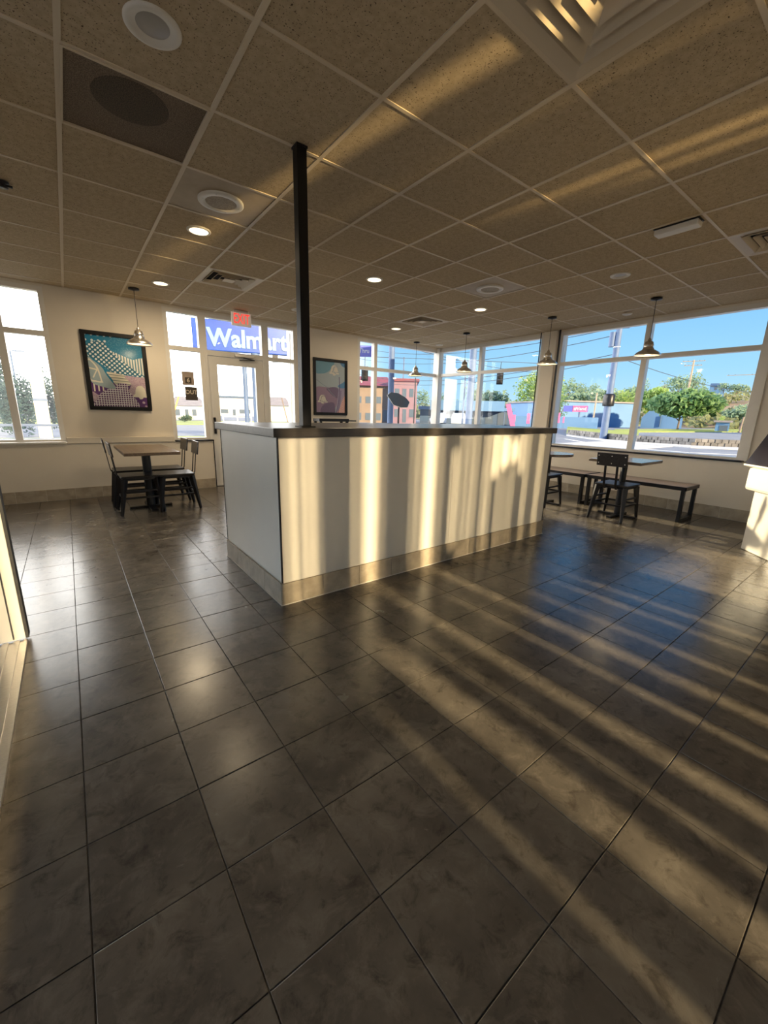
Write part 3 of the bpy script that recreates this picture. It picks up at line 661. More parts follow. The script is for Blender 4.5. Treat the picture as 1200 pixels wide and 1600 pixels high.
sh = [(0, [(0,0),(1,0),(1,1),(0,1)]), (10, [(0,0),(.48,0),(.36,.09),(0,.11)]),
      (8, [(0,.66),(.3,.70),(.5,.60),(1,.55),(1,1),(0,1)]),
      (2, smooth([(.44,.22),(.6,.25),(.8,.30),(1.02,.28),(1.02,.54),(.8,.5),(.6,.4)])),
      (1, smooth([(0,.15),(.12,.09),(.3,.08),(.38,.16),(.5,.25),(.66,.36),(.85,.47),(1.0,.53),(.92,.55),(.7,.53),(.45,.53),(.3,.44),(.12,.34),(-.02,.27)])),
      (5, smooth([(.3,.50),(.5,.52),(.7,.55),(.72,.62),(.7,.68),(.45,.68),(.38,.60)])),
      (6, smooth([(.62,.55),(.85,.55),(1.02,.58),(1.02,.80),(.75,.84),(.66,.78),(.72,.66)])),
      (7, smooth([(.1,.84),(.3,.74),(.42,.70),(.5,.66),(.64,.66),(.68,.78),(.76,.86),(.86,.98),(.86,1.02),(.04,1.02),(.02,.94)])),
      (9, [(0,.60),(.2,.66),(.22,.78),(.02,.79)]),
      (6, smooth([(0,.80),(.07,.82),(.10,.86),(.05,.92),(0,.93)])),
      (3, smooth([(0,.32),(.10,.36),(.22,.44),(.30,.56),(.42,.70),(.40,.74),(.2,.72),(.0,.64)])),
      (4, smooth([(0,.345),(.08,.37),(.16,.46),(.20,.62),(.21,.66),(.10,.655),(0,.62)])),
      (3, smooth([(0,.365),(.07,.39),(.13,.47),(.17,.60),(.17,.64),(.10,.635),(0,.60)])),
      (4, [(0,.45),(.13,.47),(.13,.49),(0,.47)]), (4, [(.13,.47),(.145,.48),(.06,.60),(.04,.59)]),
      (4, bell(.89,.78,.30,.20)), (8, smooth([(1.02,.86),(.9,.88),(.85,.95),(.86,1.02),(1.02,1.02)])),
      (6, [(.93+.03*math.cos(a), .93+.02*math.sin(a)) for a in [i*PI/4 for i in range(8)]]), (6, [(.97+.025*math.cos(a), .985+.014*math.sin(a)) for a in [i*PI/4 for i in range(8)]])]
poster('black framed poster of blue and purple dots, bars and grids on the left wall', .265, 1.01, 1.20, 2.225, sh, pm)
pm2 = [mat('print_sky_blue', (.14,.30,.40), .3), mat('print_pale_blue', (.34,.40,.44), .3), mat('print_mauve', (.28,.19,.27), .3), mat('print_deep_mauve', (.16,.11,.19), .3), mat('print_cream_2', (.62,.58,.50), .3),
       pattern('print_pink_bars', 'stripe', (.55,.22,.20), (.75,.55,.50), 40, duty=.5, rot=.6), mat('print_violet_line', (.10,.06,.16), .3), mat('print_bright_blue', (.08,.22,.42), .3), mat('print_lilac', (.32,.28,.40), .3), mat('print_grey', (.20,.24,.28), .3)]
ln = lambda pts, w: [(a+w, b) for a, b in pts]+[(a-w, b) for a, b in reversed(pts)]
sh2 = [(1, [(0,0),(1,0),(1,1),(0,1)]), (0, smooth([(-.02,0),(.6,-.02),(.55,.10),(.4,.20),(.2,.24),(-.02,.22)])), (7, smooth([(.85,.0),(1.02,0),(1.02,.08),(.9,.06)])),
       (2, smooth([(0,.52),(.3,.50),(.7,.52),(.78,.6),(.75,.8),(.6,.95),(.5,1.02),(0,1.02),(-.02,.8)])), (3, smooth([(.36,.52),(.74,.50),(.76,.70),(.6,.67),(.45,.60)])),
       (3, smooth([(.18,.9),(.35,.82),(.6,.80),(.66,.95),(.6,1.02),(.18,1.02)])), (8, [(.78,.5),(1,.5),(1,1),(.68,1)]), (7, smooth([(.75,.46),(.9,.40),(1.02,.36),(1.02,.48),(.85,.50)])),
       (5, smooth([(1.02,.66),(.9,.75),(.82,.9),(.72,1.02),(1.02,1.02)])), (6, ln([(.80,.28),(.81,.5),(.79,.75),(.70,1.0)], .012)), (6, ln([(.86,.55),(.83,.75),(.76,1.0)], .008)),
       (9, ln([(.02,.36),(.2,.44),(.38,.50),(.5,.60),(.66,.68)], .012)), (4, bell(.62,.16,.34,.20)), (1, bell(.66,.15,.24,.14)), (4, bell(.68,.145,.18,.11)), (4, bell(.22,.74,.34,.17)), (3, bell(.25,.735,.26,.13)), (4, bell(.25,.735,.22,.11))]
poster('black framed poster of two pale bells on blue and mauve, right of the pole', 3.68, 4.41, 1.195, 2.215, sh2, pm2)

# two small notices taped to the glass of window 2
M_brown = mat('sun_faded_notice', (.33,.26,.21), .7); M_dkb = mat('dark_notice', (.055,.043,.033), .7); M_ink = mat('cream_ink', (.62,.54,.42), .6)
t = thing('window_notice', 'small faded brown notice on the glass left of the door, above the OUT one', 'sign', (1.555, YB+.044, 1.70))
box(-.085, .085, -.0012, .0012, -.10, .10).build('sheet', M_brown, t)
box(-.045, .045, -.0016, -.0013, -.075, .015).build('printed_square', M_dkb, t); text('numeral', '6', .085, M_ink, t, .0002, .002, Matrix.Translation((0,-.002,-.03)) @ FACE_Y)
t = thing('window_notice', 'small dark notice reading OUT on the glass left of the door', 'sign', (1.585, YB+.044, 1.475))
box(-.088, .088, -.0012, .0012, -.10, .10).build('sheet', M_dkb, t)
text('lettering', 'OUT', .085, M_ink, t, .0002, .002, Matrix.Translation((0,-.002,.02)) @ FACE_Y, sx=.95)

# ------------------------------------------------------------------ outside: ground, roads, verges
M_asph = nmat('asphalt', (.16,.18,.22), (.22,.24,.28), .8, .85, 6)
M_pale = nmat('pale_concrete', (.46,.46,.46), (.56,.55,.53), .7, .85, 5)
M_grass = nmat('mown_grass', (.20,.27,.05), (.36,.40,.09), 1.5, .9, 6)
M_line = mat('road_paint', (.75,.75,.74), .7)
M_redk = mat('red_kerb_paint', (.62,.22,.20), .7)
M_stone = nmat('kerb_stone', (.13,.125,.12), (.27,.25,.23), 2, .9, 4, rand=.25, isl=True)
M_hill = nmat('dry_hillside', (.30,.21,.14), (.26,.26,.11), .035, .95, 8, lo=.42, hi=.58)
M_bwhite = nmat('pale_siding', (.10,.22,.42), (.12,.25,.46), .3, .7)
M_cream = nmat('off_white_siding', (.62,.62,.62), (.68,.67,.66), .3, .7)
M_bblue = nmat('blue_grey_siding', (.045,.085,.155), (.065,.11,.19), .4, .6)
M_roofg = nmat('grey_shingles', (.23,.21,.22), (.31,.28,.28), 1.2, .8)
M_roofr = nmat('red_roof', (.19,.040,.055), (.24,.065,.08), .8, .6)
M_tan = nmat('tan_render', (.20,.15,.12), (.25,.19,.15), .5, .7)
M_pinkb = nmat('pink_render', (.22,.13,.17), (.26,.17,.21), .5, .7)
M_pwin = mat('far_window', (.10,.13,.17), .15)
M_pole = nmat('grey_pole', (.08,.13,.25), (.11,.17,.30), 2, .6)
M_woodp = nmat('weathered_pole_wood', (.30,.24,.18), (.42,.34,.26), 3, .8)
M_cable = mat('overhead_cable', (.05,.06,.08), .6)
M_pink = mat('pink_banner', (.80,.14,.32), .6)
M_navy = mat('navy_panel', (.022,.035,.060), .4)
M_blue = nmat('blue_sign_face', (.004,.045,.34), (.008,.07,.42), 1.2, .35)
M_blue2 = mat('violet_sign_face', (.13,.15,.52), .4)
M_sign = mat('pale_sign_letters', (.16,.29,.46), .4)
M_signw = mat('white_sign_letters', (.55,.58,.66), .4)
M_car = mat('white_car_paint', (.60,.66,.72), .25)
M_tyre = mat('tyre', (.02,.02,.02), .8)
M_yel = mat('yellow_guard', (.75,.52,.12), .6)

struct('ground', box(-160, 420, -60, 420, -.30, -.15), M_asph)
def strip(name, pts_a, pts_b, z, m_, kind='structure', label=None):
    n_ = len(pts_a); vs = [Vector((p.x, p.y, z)) for p in pts_a]+[Vector((p.x, p.y, z)) for p in pts_b]
    top = vs; bot = [Vector((p.x, p.y, -.16)) for p in vs]
    mb = MB(); mb.add(top+bot, [(i, i+1, n_+i+1, n_+i) for i in range(n_-1)]+[(i, 2*n_+i, 2*n_+i+1, i+1) for i in range(n_-1)]+[(n_+i, n_+i+1, 3*n_+i+1, 3*n_+i) for i in range(n_-1)])
    o = mb.build(name, m_); o['kind'] = kind
    if label: o['label'] = label
    return o
def road_line(name, pts, w, z=-.145, m_=None):
    mb = MB()
    for a, b in zip(pts, pts[1:]): mb.bar((a.x, a.y, z), (b.x, b.y, z), w, .008)
    o = mb.build(name, m_ or M_line); o['kind'] = 'structure'; return o
# front
strip('trim_10', [Vector((-14, 8.3, 0)), Vector((30, 8.3, 0))], [Vector((-14, 12.5, 0)), Vector((30, 12.5, 0))], -.135, M_pale)
strip('grass_verge', [Vector((-14, 15.5, 0)), Vector((10, 15.5, 0))], [Vector((-14, 23, 0)), Vector((10, 23, 0))], -.12, M_grass, 'stuff', 'sunny grass verge in front of the left windows')
strip('grass_verge', [Vector((-25, 40, 0)), Vector((26, 40, 0))], [Vector((-25, 54, 0)), Vector((30, 54, 0))], -.12, M_grass, 'stuff', 'sunny grass across the road, in front of the white house')
box(9.5, 18.5, 36, 37, -.15, .02).build('trim_11', M_redk)['kind'] = 'structure'
# right: pavement, kerb wall of rough stones, verge beyond
wall_px = [(885, 678.5), (915, 682.5), (945, 686), (996, 690.5), (1080, 696), (1165, 699.5), (1230, 702)]
wp = [gp(u, v) for u, v in wall_px]
mb = MB()
for a, b in zip(wp, wp[1:]):
    L_ = (b-a).length; n_ = max(2, int(L_/.33)); d_ = (b-a).normalized(); q = Vector((d_.y, -d_.x, 0)); q = q if q.dot(Vector((a.x, a.y, 0))) > 0 else -q
    for k_ in range(n_):
        for row in range(2):
            s = a+d_*(k_+.5*row)*L_/n_; w_ = L_/n_*R.uniform(.82, .97); off = R.uniform(0, .05)
            z0 = -.15+.21*row; c0 = s+q*off; c1 = s+d_*w_+q*off
            mb.hexa([(c0.x,c0.y,z0),(c1.x,c1.y,z0),(c1.x+q.x*.5,c1.y+q.y*.5,z0),(c0.x+q.x*.5,c0.y+q.y*.5,z0)]+[(c0.x,c0.y,z0+.2),(c1.x,c1.y,z0+.2),(c1.x+q.x*.5,c1.y+q.y*.5,z0+.2),(c0.x+q.x*.5,c0.y+q.y*.5,z0+.2)])
o = mb.build('stone_kerb_wall', M_stone); tag(o, 'low wall of rough stones along the road beyond the right window', None, None, 'stuff')
def shift(pts, k_): return [Vector((p.x*k_, p.y*k_, 0)) for p in pts]
strip('grass_verge', shift(wp[:4], 1.05), shift(wp[:4], 1.42), .24, M_grass, 'stuff', 'grass island behind the stone wall at the silver utility pole')
strip('trim_12', shift(wp, .90), shift(wp, .965), -.10, M_pale)
road_line('trim_13', shift(wp, .76), .22); road_line('trim_14', shift(wp, .60), .16); road_line('trim_15', shift(wp, .52), .12)
strip('grass_verge', [gp(u, 675.5) for u in (960, 1060, 1165, 1260)], [gp(u, 671.5) for u in (960, 1060, 1165, 1260)], -.05, M_grass, 'stuff', 'bright grass strip under the trees across the right road')
strip('grass_verge', [pt(u, 662, 60) for u in (676, 740, 800)], [pt(u, 662, 66) for u in (676, 740, 800)], -.10, M_grass, 'stuff', 'sunny grass strip in front of the blue grey building')

# hills behind the town, to the right
def hill():
    mb = MB(); na, nr = 60, 14; vs = []
    for j in range(nr+1):
        for i in range(na+1):
            az = math.radians(22+88*i/na); d_ = 115+j*22
            t_ = j/nr; prof = (max(0, min(1, (t_-.05)/.5)))**.9
            ridge = 13.5+4.5*math.sin(az*5.0+.6)+2.0*math.sin(az*13)
            ridge *= max(.35, min(1, (az-math.radians(20))/math.radians(35)))
            z = -.4+ridge*prof+(.6*math.sin(i*1.7+j)+.5*math.sin(j*2.1+i*.6))*prof
            vs.append((d_*math.sin(az), d_*math.cos(az), z))
    mb.add(vs, [(j*(na+1)+i, j*(na+1)+i+1, (j+1)*(na+1)+i+1, (j+1)*(na+1)+i) for j in range(nr) for i in range(na)], True)
    return struct('hills', mb, M_hill)
hill()

# ------------------------------------------------------------------ trees
def leaf_mat(name, a, b):
    m_ = nmat(name, a, b, .9, .6, 3, lo=.4, hi=.6); t = m_.node_tree; P = t.nodes['Principled BSDF']
    P.inputs['Subsurface Weight'].default_value = 0
    tr = t.nodes.new('ShaderNodeBsdfTranslucent'); mx_ = t.nodes.new('ShaderNodeMixShader'); mx_.inputs[0].default_value = .4
    t.links.new(P.inputs['Base Color'].links[0].from_socket, tr.inputs[0]); o = t.nodes['Material Output']
    t.links.new(P.outputs[0], mx_.inputs[1]); t.links.new(tr.outputs[0], mx_.inputs[2]); t.links.new(mx_.outputs[0], o.inputs[0]); return m_
M_l1 = leaf_mat('leaves_bright', (.21,.36,.09), (.40,.50,.14)); M_l2 = leaf_mat('leaves_green', (.10,.22,.09), (.22,.34,.12))
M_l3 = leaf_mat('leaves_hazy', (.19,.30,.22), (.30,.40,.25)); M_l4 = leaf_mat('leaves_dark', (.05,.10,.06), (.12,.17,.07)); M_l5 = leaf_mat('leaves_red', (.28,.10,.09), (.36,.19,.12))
M_l6 = leaf_mat('scrub_leaves', (.17,.20,.10), (.30,.31,.14))
M_l7 = leaf_mat('leaves_teal', (.055,.11,.115), (.12,.19,.18))
M_bark = nmat('bark', (.12,.09,.07), (.22,.17,.13), 6, .9)
def tree(name, label, base, h, w, leaf, n=900, trunk=.35, ls=None, group=None, cat='tree', blobs=7, seed=1, flat=1.0):
    rr = random.Random(seed); t = thing(name, label, cat, base, 0, group)
    th = h*trunk; ls = ls or w*.055
    mb = MB().tube([(0,0,-.1), (.01*w,0,th*.6), (0,.01*w,h*.62)], max(.04, h*.028), 7, max(.02, h*.01))
    for a in range(4):
        q = a*1.6+seed; mb.tube([(0,0,th*.75+.05*h*a*.5), (.22*w*math.cos(q), .22*w*math.sin(q), th+h*.22+.04*h*a)], h*.014, 5, h*.006)
    if trunk > .05: mb.build('trunk', M_bark, t)
    B = []
    for b in range(blobs):
        q = 2*PI*b/blobs+rr.uniform(-.4,.4); rad = w*.5*rr.uniform(.25,.62) if b else 0
        zz = th+(h-th)*(rr.uniform(.28,.68) if b else .62)
        B.append((Vector((rad*math.cos(q), rad*math.sin(q), zz)), w*rr.uniform(.20,.30), (h-th)*rr.uniform(.24,.36)*flat))
    vs = []; fs = []
    for i in range(n):
        c_, rw, rh = B[i % blobs]
        d_ = Vector((rr.gauss(0,1), rr.gauss(0,1), rr.gauss(0,1))).normalized()*rr.uniform(.55,1.05)
        p_ = c_+Vector((d_.x*rw, d_.y*rw, d_.z*rh)); p_.z = max(p_.z, th*.7)
        a_ = Vector((rr.gauss(0,1), rr.gauss(0,1), rr.gauss(0,1))).normalized(); b_ = a_.orthogonal().normalized(); s = ls*rr.uniform(.6,1.3)
        o_ = len(vs); vs += [p_-a_*s, p_+b_*s*.6, p_+a_*s, p_-b_*s*.6]; fs.append((o_, o_+1, o_+2, o_+3))
    f = MB().add(vs, fs).build('foliage', leaf, t); f['kind'] = 'stuff'
    return t
def tree_px(name, label, u, vb, vt, wpx, leaf, dist=None, ground=-.15, **k):
    """tree standing on the ground (or at a horizontal distance) whose foot is seen at (u, vb), top at vt, crown wpx wide"""
    if dist is None: b = gp(u, vb, ground); dist = math.hypot(b.x, b.y)
    else: b = pt(u, vb, dist)
    top = pt(u-(vb-vt)*.0, vt, dist); sc = dist/FPX*(_f.xy.normalized().dot(Vector((b.x, b.y)).normalized()))
    return tree(name, label, b, top.z-b.z, wpx*sc, leaf, **k)
tree_px('street_tree', 'full bright green tree left of the wall column, lit by the sun', 838, 661, 576, 74, M_l1, n=5200, trunk=.16, seed=3, ls=.36, blobs=14)
tree_px('street_tree', 'leafy tree in a stone ring beside the silver utility pole', 978, 664, 606, 52, M_l1, n=2200, trunk=.25, seed=5, blobs=9, ls=.24)
tree_px('street_tree', 'broad green tree with spreading crown, middle of the right window', 1058, 672, 607, 92, M_l2, n=5000, trunk=.30, seed=8, blobs=14, ls=.42)
tree_px('street_tree', 'green tree just right of the broad spreading one', 1100, 668, 616, 46, M_l2, n=2000, trunk=.28, seed=9, blobs=9)
tree_px('street_tree', 'green tree crown left of the broad spreading one, over the pale tent roof', 1016, 666, 604, 56, M_l1, n=2600, trunk=.32, seed=10, blobs=9)
tree_px('young_tree', 'slim young tree on the grass strip under the hillside', 1124, 672, 648, 11, M_l1, n=350, trunk=.35, seed=12, blobs=4, group=None)
tree_px('street_tree', 'pale green tree beyond the wooden pole at the right window edge', 1150, 670, 630, 48, M_l3, n=800, trunk=.15, seed=14)
tree_px('street_tree', 'dark tree behind the carport at the right', 1135, 669, 634, 30, M_l4, n=600, trunk=.1, seed=15)
tree_px('roadside_tree', 'near tree whose bright leaves hang in at the right window edge', 1205, 690, 535, 75, M_l1, n=1500, trunk=.35, seed=16, ls=.35)
tree_px('street_tree', 'tall grey green tree behind the blue grey building', 737, 650, 594, 34, M_l3, dist=120, n=800, trunk=.1, seed=18)
tree_px('street_tree', 'wide hazy tree rising behind the roof of the blue grey building', 765, 650, 607, 62, M_l3, dist=135, n=900, trunk=.1, seed=19)
tree_px('street_tree', 'dark green tree at the left end of the pale warehouse', 872, 662, 596, 24, M_l2, dist=72, n=900, trunk=.08, seed=21)
for i, (u, vb, vt, w_) in enumerate([(688, 640, 612, 26), (705, 640, 618, 24), (660, 645, 605, 34), (640, 648, 610, 30)]):
    tree_px('distant_tree', ['hazy tree by the parked white cars, left of two', 'hazy tree by the parked white cars, right of two', 'hazy tree just behind the corner post', 'hazy tree right of the red roofed building'][i], u, vb, vt, w_, M_l3, dist=140, n=420, trunk=.1, seed=30+i)
hz = [(888, 622, 590, 40, 175), (908, 622, 594, 26, 180), (925, 621, 596, 24, 190), (935, 626, 606, 60, 150), (1003, 617, 590, 20, 200), (1030, 616, 600, 22, 200), (1058, 616, 583, 44, 190), (1080, 616, 579, 34, 180), (1093, 619, 600, 26, 175), (1130, 611, 596, 20, 210), (1150, 613, 600, 30, 210), (1110, 622, 612, 24, 170), (900, 632, 614, 70, 140), (990, 622, 600, 40, 185)]
HL = ['large hazy hillside tree just right of the wall column', 'small hazy hillside tree second from the wall column', 'small hazy hillside tree third from the wall column', 'low wide hazy hillside scrub left of the silver pole', 'hazy hillside tree right above the window mullion', 'hazy hillside tree left of the tiny tan house', 'tall hazy hillside tree left of the crossarm pole', 'tall hazy hillside tree right of the crossarm pole', 'smaller hazy hillside tree right of the crossarm pole and tall one', 'hazy hillside tree behind the blue grey crest house', 'hazy hillside tree near the slim long-armed far pole', 'low hazy hillside scrub over the brown slope', 'low hazy hillside scrub behind the warehouse roof', 'low hazy hillside scrub behind the window mullion']
for i, (u, vb, vt, w_, d_) in enumerate(hz):
    tree_px('hillside_tree', HL[i], u, vb+3, vt, w_, M_l3, dist=d_, n=420, trunk=.06, seed=40+i, group='trees on the hillside')
tree_px('red_bush', 'reddish bush in front of the blue grey building', 738, 660, 640, 40, M_l5, n=600, trunk=.05, seed=60, cat='bush')
rr = random.Random(77); vs = []; fs = []
for k_ in range(420):
    az = math.radians(rr.uniform(40, 96)); d_ = rr.uniform(118, 330); t_ = (d_-115)/308
    if math.degrees(az) > 72 and .10 < t_ < .30 and rr.random() < .85: continue
    prof = max(0, min(1, (t_-.05)/.5))**.9; ridge = (13.5+4.5*math.sin(az*5.0+.6)+2.0*math.sin(az*13))*max(.35, min(1, (az-math.radians(20))/math.radians(35)))
    c_ = Vector((d_*math.sin(az), d_*math.cos(az), -.4+ridge*prof+.6)); sz = rr.uniform(1.2, 3.2)
    for q in range(26):
        v_ = Vector((rr.gauss(0,1), rr.gauss(0,1), rr.gauss(0,1))).normalized(); p_ = c_+Vector((v_.x*sz*1.3, v_.y*sz*1.3, abs(v_.z)*sz)); a_ = Vector((rr.gauss(0,1), rr.gauss(0,1), rr.gauss(0,1))).normalized(); b_ = a_.orthogonal().normalized(); s_ = sz*.36
        o_ = len(vs); vs += [p_-a_*s_, p_+b_*s_*.7, p_+a_*s_, p_-b_*s_*.7]; fs.append((o_, o_+1, o_+2, o_+3))
tag(MB().add(vs, fs).build('hillside_scrub', M_l6), 'dry green scrub scattered over the hillside', None, None, 'stuff')
# front left, through the overexposed windows
tree_px('hedge_bush', 'brown green hedge in front of the white house', 292, 660, 647, 26, M_l4, n=420, trunk=.03, seed=61, cat='bush')
tree_px('hedge_bush', 'dark reddish hedge before the grey roofed house right of the door', 436, 653.5, 641, 26, M_l5, n=500, trunk=.03, seed=62, cat='bush')
tree_px('hedge_tree', 'grey green tree behind the left window mullion', 14, 668, 530, 46, M_l7, n=1100, trunk=.1, seed=63, dist=26)
for i, (u, w_, vt) in enumerate([(20, 40, 588), (46, 44, 578), (82, 40, 570)]):
    tree_px('hedge_tree', ['grey hedge plant at the left window, leftmost of three', 'grey hedge plant at the left window, middle of three', 'grey hedge plant at the left window, rightmost of three'][i], u, 682, vt, w_, M_l7, n=1800, trunk=.03, seed=65+i, dist=[22, 25, 23][i], cat='bush', blobs=10)

# ------------------------------------------------------------------ buildings
def bpart(name, base, P, Q, z0, z1, depth, m_, out=0):
    d_ = (Q-P).normalized(); q = Vector((d_.y, -d_.x, 0)); q = q if q.dot(P.xy.to_3d()) > 0 else -q
    a, b = P-q*out, Q-q*out; c_, e_ = Q+q*depth, P+q*depth
    F = lambda z: [Vector((p.x, p.y, z))-base for p in (a, b, c_, e_)]
    return MB().hexa(F(z0)+F(z1)), d_, q
def building(name, label, u0, u1, vt, vb, dist, depth, wall, roof=None, roof_h=0, wins=(), eave=.3, cat='building', flat=True, rot=0):
    P = pt(u0, (vt+vb)/2, dist); Q = pt(u1, (vt+vb)/2, dist*(1+rot)); mid = (P+Q)/2
    zt = pt((u0+u1)/2, vt, mid.xy.length).z; zb = -.15
    base = Vector((mid.x, mid.y, zb)); t = thing(name, label, cat, base)
    P.z = Q.z = zb; L_ = (Q-P).length; d_ = (Q-P).normalized()
    mb, d_, q = bpart(name, base, P, Q, zb, zt, depth, wall); mb.build('wall', wall, t)
    if roof:
        P2, Q2 = P-d_*eave, Q+d_*eave
        if flat: mb, _, _ = bpart(name, base, P2, Q2, zt, zt+roof_h, depth+eave, roof, eave)
        else:
            A = [Vector((p.x, p.y, zt))-base for p in (P2-q*eave, Q2-q*eave, Q2+q*(depth+eave), P2+q*(depth+eave))]
            r0 = P2+q*depth/2+d_*min(L_*.22, roof_h*1.3); r1 = Q2+q*depth/2-d_*min(L_*.22, roof_h*1.3)
            rg = [Vector((p.x, p.y, zt+roof_h))-base for p in (r0, r1)]
            mb = MB().add(A+rg, [(0,1,5,4),(2,3,4,5),(1,2,5),(3,0,4),(3,2,1,0)])
        mb.build('roof', roof, t)
    for (a, b, z0, z1) in wins:
        w0, w1 = P+d_*L_*a, P+d_*L_*b
        mb, _, _ = bpart(name, base, w0, w1, zb+z0, zb+z1, .02, M_pwin, .04); mb.build('window', M_pwin, t)
    return t, P, Q, zt, base, d_, q
building('house', 'white house with grey hip roof seen left of the door', 266, 322, 634, 648, 62, 10, M_cream, M_roofg, 1.3, [(.14,.26,.5,1.35), (.40,.50,.1,1.35), (.60,.72,.5,1.35)], flat=False)
building('house', 'pale house with grey sloped roof seen right of the door', 416, 452, 634, 650, 60, 9, M_cream, M_roofg, 1.3, [], flat=False)
building('long_building', 'long low pale building far beyond the door glass', 338, 396, 622, 632, 110, 12, M_cream, M_bblue, .5, [(.1,.3,.6,1.6), (.42,.5,.1,1.6), (.6,.9,.6,1.6)])
building('red_roof_building', 'tan building with red hip roof behind the far window', 548, 612, 603, 655, 66, 12, M_tan, M_roofr, 1.9, [(.12,.26,.4,1.5), (.36,.5,.4,1.5), (.6,.74,.4,1.5), (.12,.26,3.0,4.0), (.36,.5,3.0,4.0), (.6,.74,3.0,4.0), (.8,.95,.2,2.0)], flat=False, eave=.8)
building('pink_tower_building', 'pink building with dark windows right of the red roof', 612, 651, 596, 655, 64, 9, M_pinkb, M_roofr, .4, [(.12,.3,1.0,2.2), (.45,.6,.2,2.2), (.72,.9,1.0,2.2), (.12,.3,4.0,5.2), (.42,.58,4.0,5.2), (.70,.86,4.0,5.2)])
t, P, Q, zt, base, d_, q = building('low_shop_building', 'long blue grey flat roofed building beyond the parked cars', 656, 800, 641, 663, 72, 16, M_bblue, M_bwhite, .5, [(.42,.50,.3,2.0), (.56,.68,.1,2.1), (.72,.80,.3,2.0), (.85,.95,.1,2.1)])
mb, _, _ = bpart('', base, P+d_*(Q-P).length*.12, P+d_*(Q-P).length*.9, zt-.1, zt+1.5, 0, M_bblue, 2.2); mb.build('awning', M_bwhite, t)
building('warehouse', 'pale blue warehouse behind the pink sign', 866, 996, 629, 660, 84, 20, M_bwhite, M_roofg, .25, [(.62,.66,.1,2.2)], rot=.12)
# peaked pale tent-roofed hall
P, Q = pt(1000, 668, 95), pt(1064, 670, 95); mid = (P+Q)/2; base = Vector((mid.x, mid.y, -.15)); t = thing('peaked_hall', 'pale blue hall with arched roof behind the spreading trees', 'building', base)
d_ = (Q-P).normalized(); d_.z = 0; q = Vector((d_.y, -d_.x, 0)); q = q if q.dot(base) > 0 else -q; L_ = (Q-P).length
prof = [(-.5,0),(.5,0),(.5,2.2),(.36,3.3),(.15,4.1),(-.1,4.2),(-.32,3.4),(-.5,2.0)]
vs = [d_*a*L_+Vector((0,0,z)) for a, z in prof]+[d_*a*L_+q*14+Vector((0,0,z)) for a, z in prof]; n_ = len(prof)
MB().add(vs, [tuple(range(n_)), tuple(range(n_, 2*n_))[::-1]]+[(i, n_+i, n_+(i+1)%n_, (i+1)%n_) for i in range(n_)]).build('shell', M_bwhite, t)
MB().bar(-d_*L_*.02-q*.05+Vector((0,0,.3)), -d_*L_*.02-q*.05+Vector((0,0,2.4)), .5, .05).build('door', M_bblue, t)
building('carport', 'pale carport with dark flat roof under the hillside trees', 1118, 1140, 660, 669, 82, 6, M_bwhite, M_roofg, .3, [(.3,.9,.1,1.0)])
for i, (u0, u1, vt, vb, d_, lab) in enumerate([(1036, 1042, 604, 609, 205, 'tiny tan house on the hill crest left of the far crossarm pole'), (1060, 1074, 604, 610, 205, 'small pale house on the hill crest beside the far crossarm pole'), (1108, 1132, 603, 611, 215, 'blue grey house on the hill crest to the right'), (1172, 1200, 650, 668, 70, 'pale shed at the right end of the right window')]):
    P = pt(u0, vb, d_); Q = pt(u1, vb, d_); z1 = pt(u0, vt, d_).z; z0 = P.z-2.5; base = (P+Q)/2; base.z = z0
    t = thing('hill_house' if i < 3 else 'shed', lab, 'house' if i < 3 else 'shed', base)
    mb, dd, q = bpart('', base, P, Q, z0, z1, 8, M_bwhite); mb.build('wall', M_tan if i == 0 else M_bwhite, t)
    A = [Vector((p.x, p.y, z1))-base for p in (P-q*.5, Q-q*.5, Q+q*8.5, P+q*8.5)]; rg = [Vector((p.x, p.y, z1+1.2))-base for p in (P+q*4, Q+q*4)]
    MB().add(A+rg, [(0,1,5,4),(2,3,4,5),(1,2,5),(3,0,4),(3,2,1,0)]).build('roof', M_roofg if i != 2 else M_bblue, t)
    if i: mb, _, _ = bpart('', base, P+dd*(Q-P).length*.3, P+dd*(Q-P).length*.5, z1-1.6, z1-.5, .02, M_pwin, .04); mb.build('window', M_pwin, t)

# ------------------------------------------------------------------ poles, signals, cables
def pole(name, label, u, vb, vt, r, m_, dist=None, arms=(), taper=.75, cat='pole', extra=None):
    if dist is None: b = gp(u, vb); dist = b.xy.length
    else: b = pt(u, vb, dist)
    if dist < 100: b.z = -.15
    top_z = pt(u, vt, dist).z; h = top_z-b.z
    t = thing(name, label, cat, b)
    MB().tube([(0,0,-.2), (0,0,h)], r, 10, r*taper).build('shaft', m_, t)
    s = Vector((b.y, -b.x, 0)).normalized()      # crosswise to the sight line
    for (f_, w_, off) in arms:
        MB().bar(s*(off-w_/2)+Vector((0,0,h*f_)), s*(off+w_/2)+Vector((0,0,h*f_)), .12, .14).build('crossarm', m_, t)
        for k_ in (-.45, -.25, .25, .45): MB().lathe([(.05,0),(.07,.06),(.05,.16),(0,.18)], tuple(s*(off+w_*k_)+Vector((0,0,h*f_+.06))), 6).build('insulator', M_gun, t)
    return t, b, h, s
t, pb, ph, s = pole('utility_pole', 'tall silver utility pole behind the right window, foot in the stone wall', 942, 686, 505, .26, M_pole, arms=[(.955, 2.2, -.5)])
MB().lathe([(0,0),(.36,0),(.38,.1),(.38,.75),(.30,.85),(0,.85)], (0,0,2.35), 12).build('junction_box', M_gun, t)
MB().tube([s*-.35+Vector((0,0,ph*.80)), s*-.35+Vector((0,0,ph*.92))], .2, 10).build('transformer', M_pole, t)
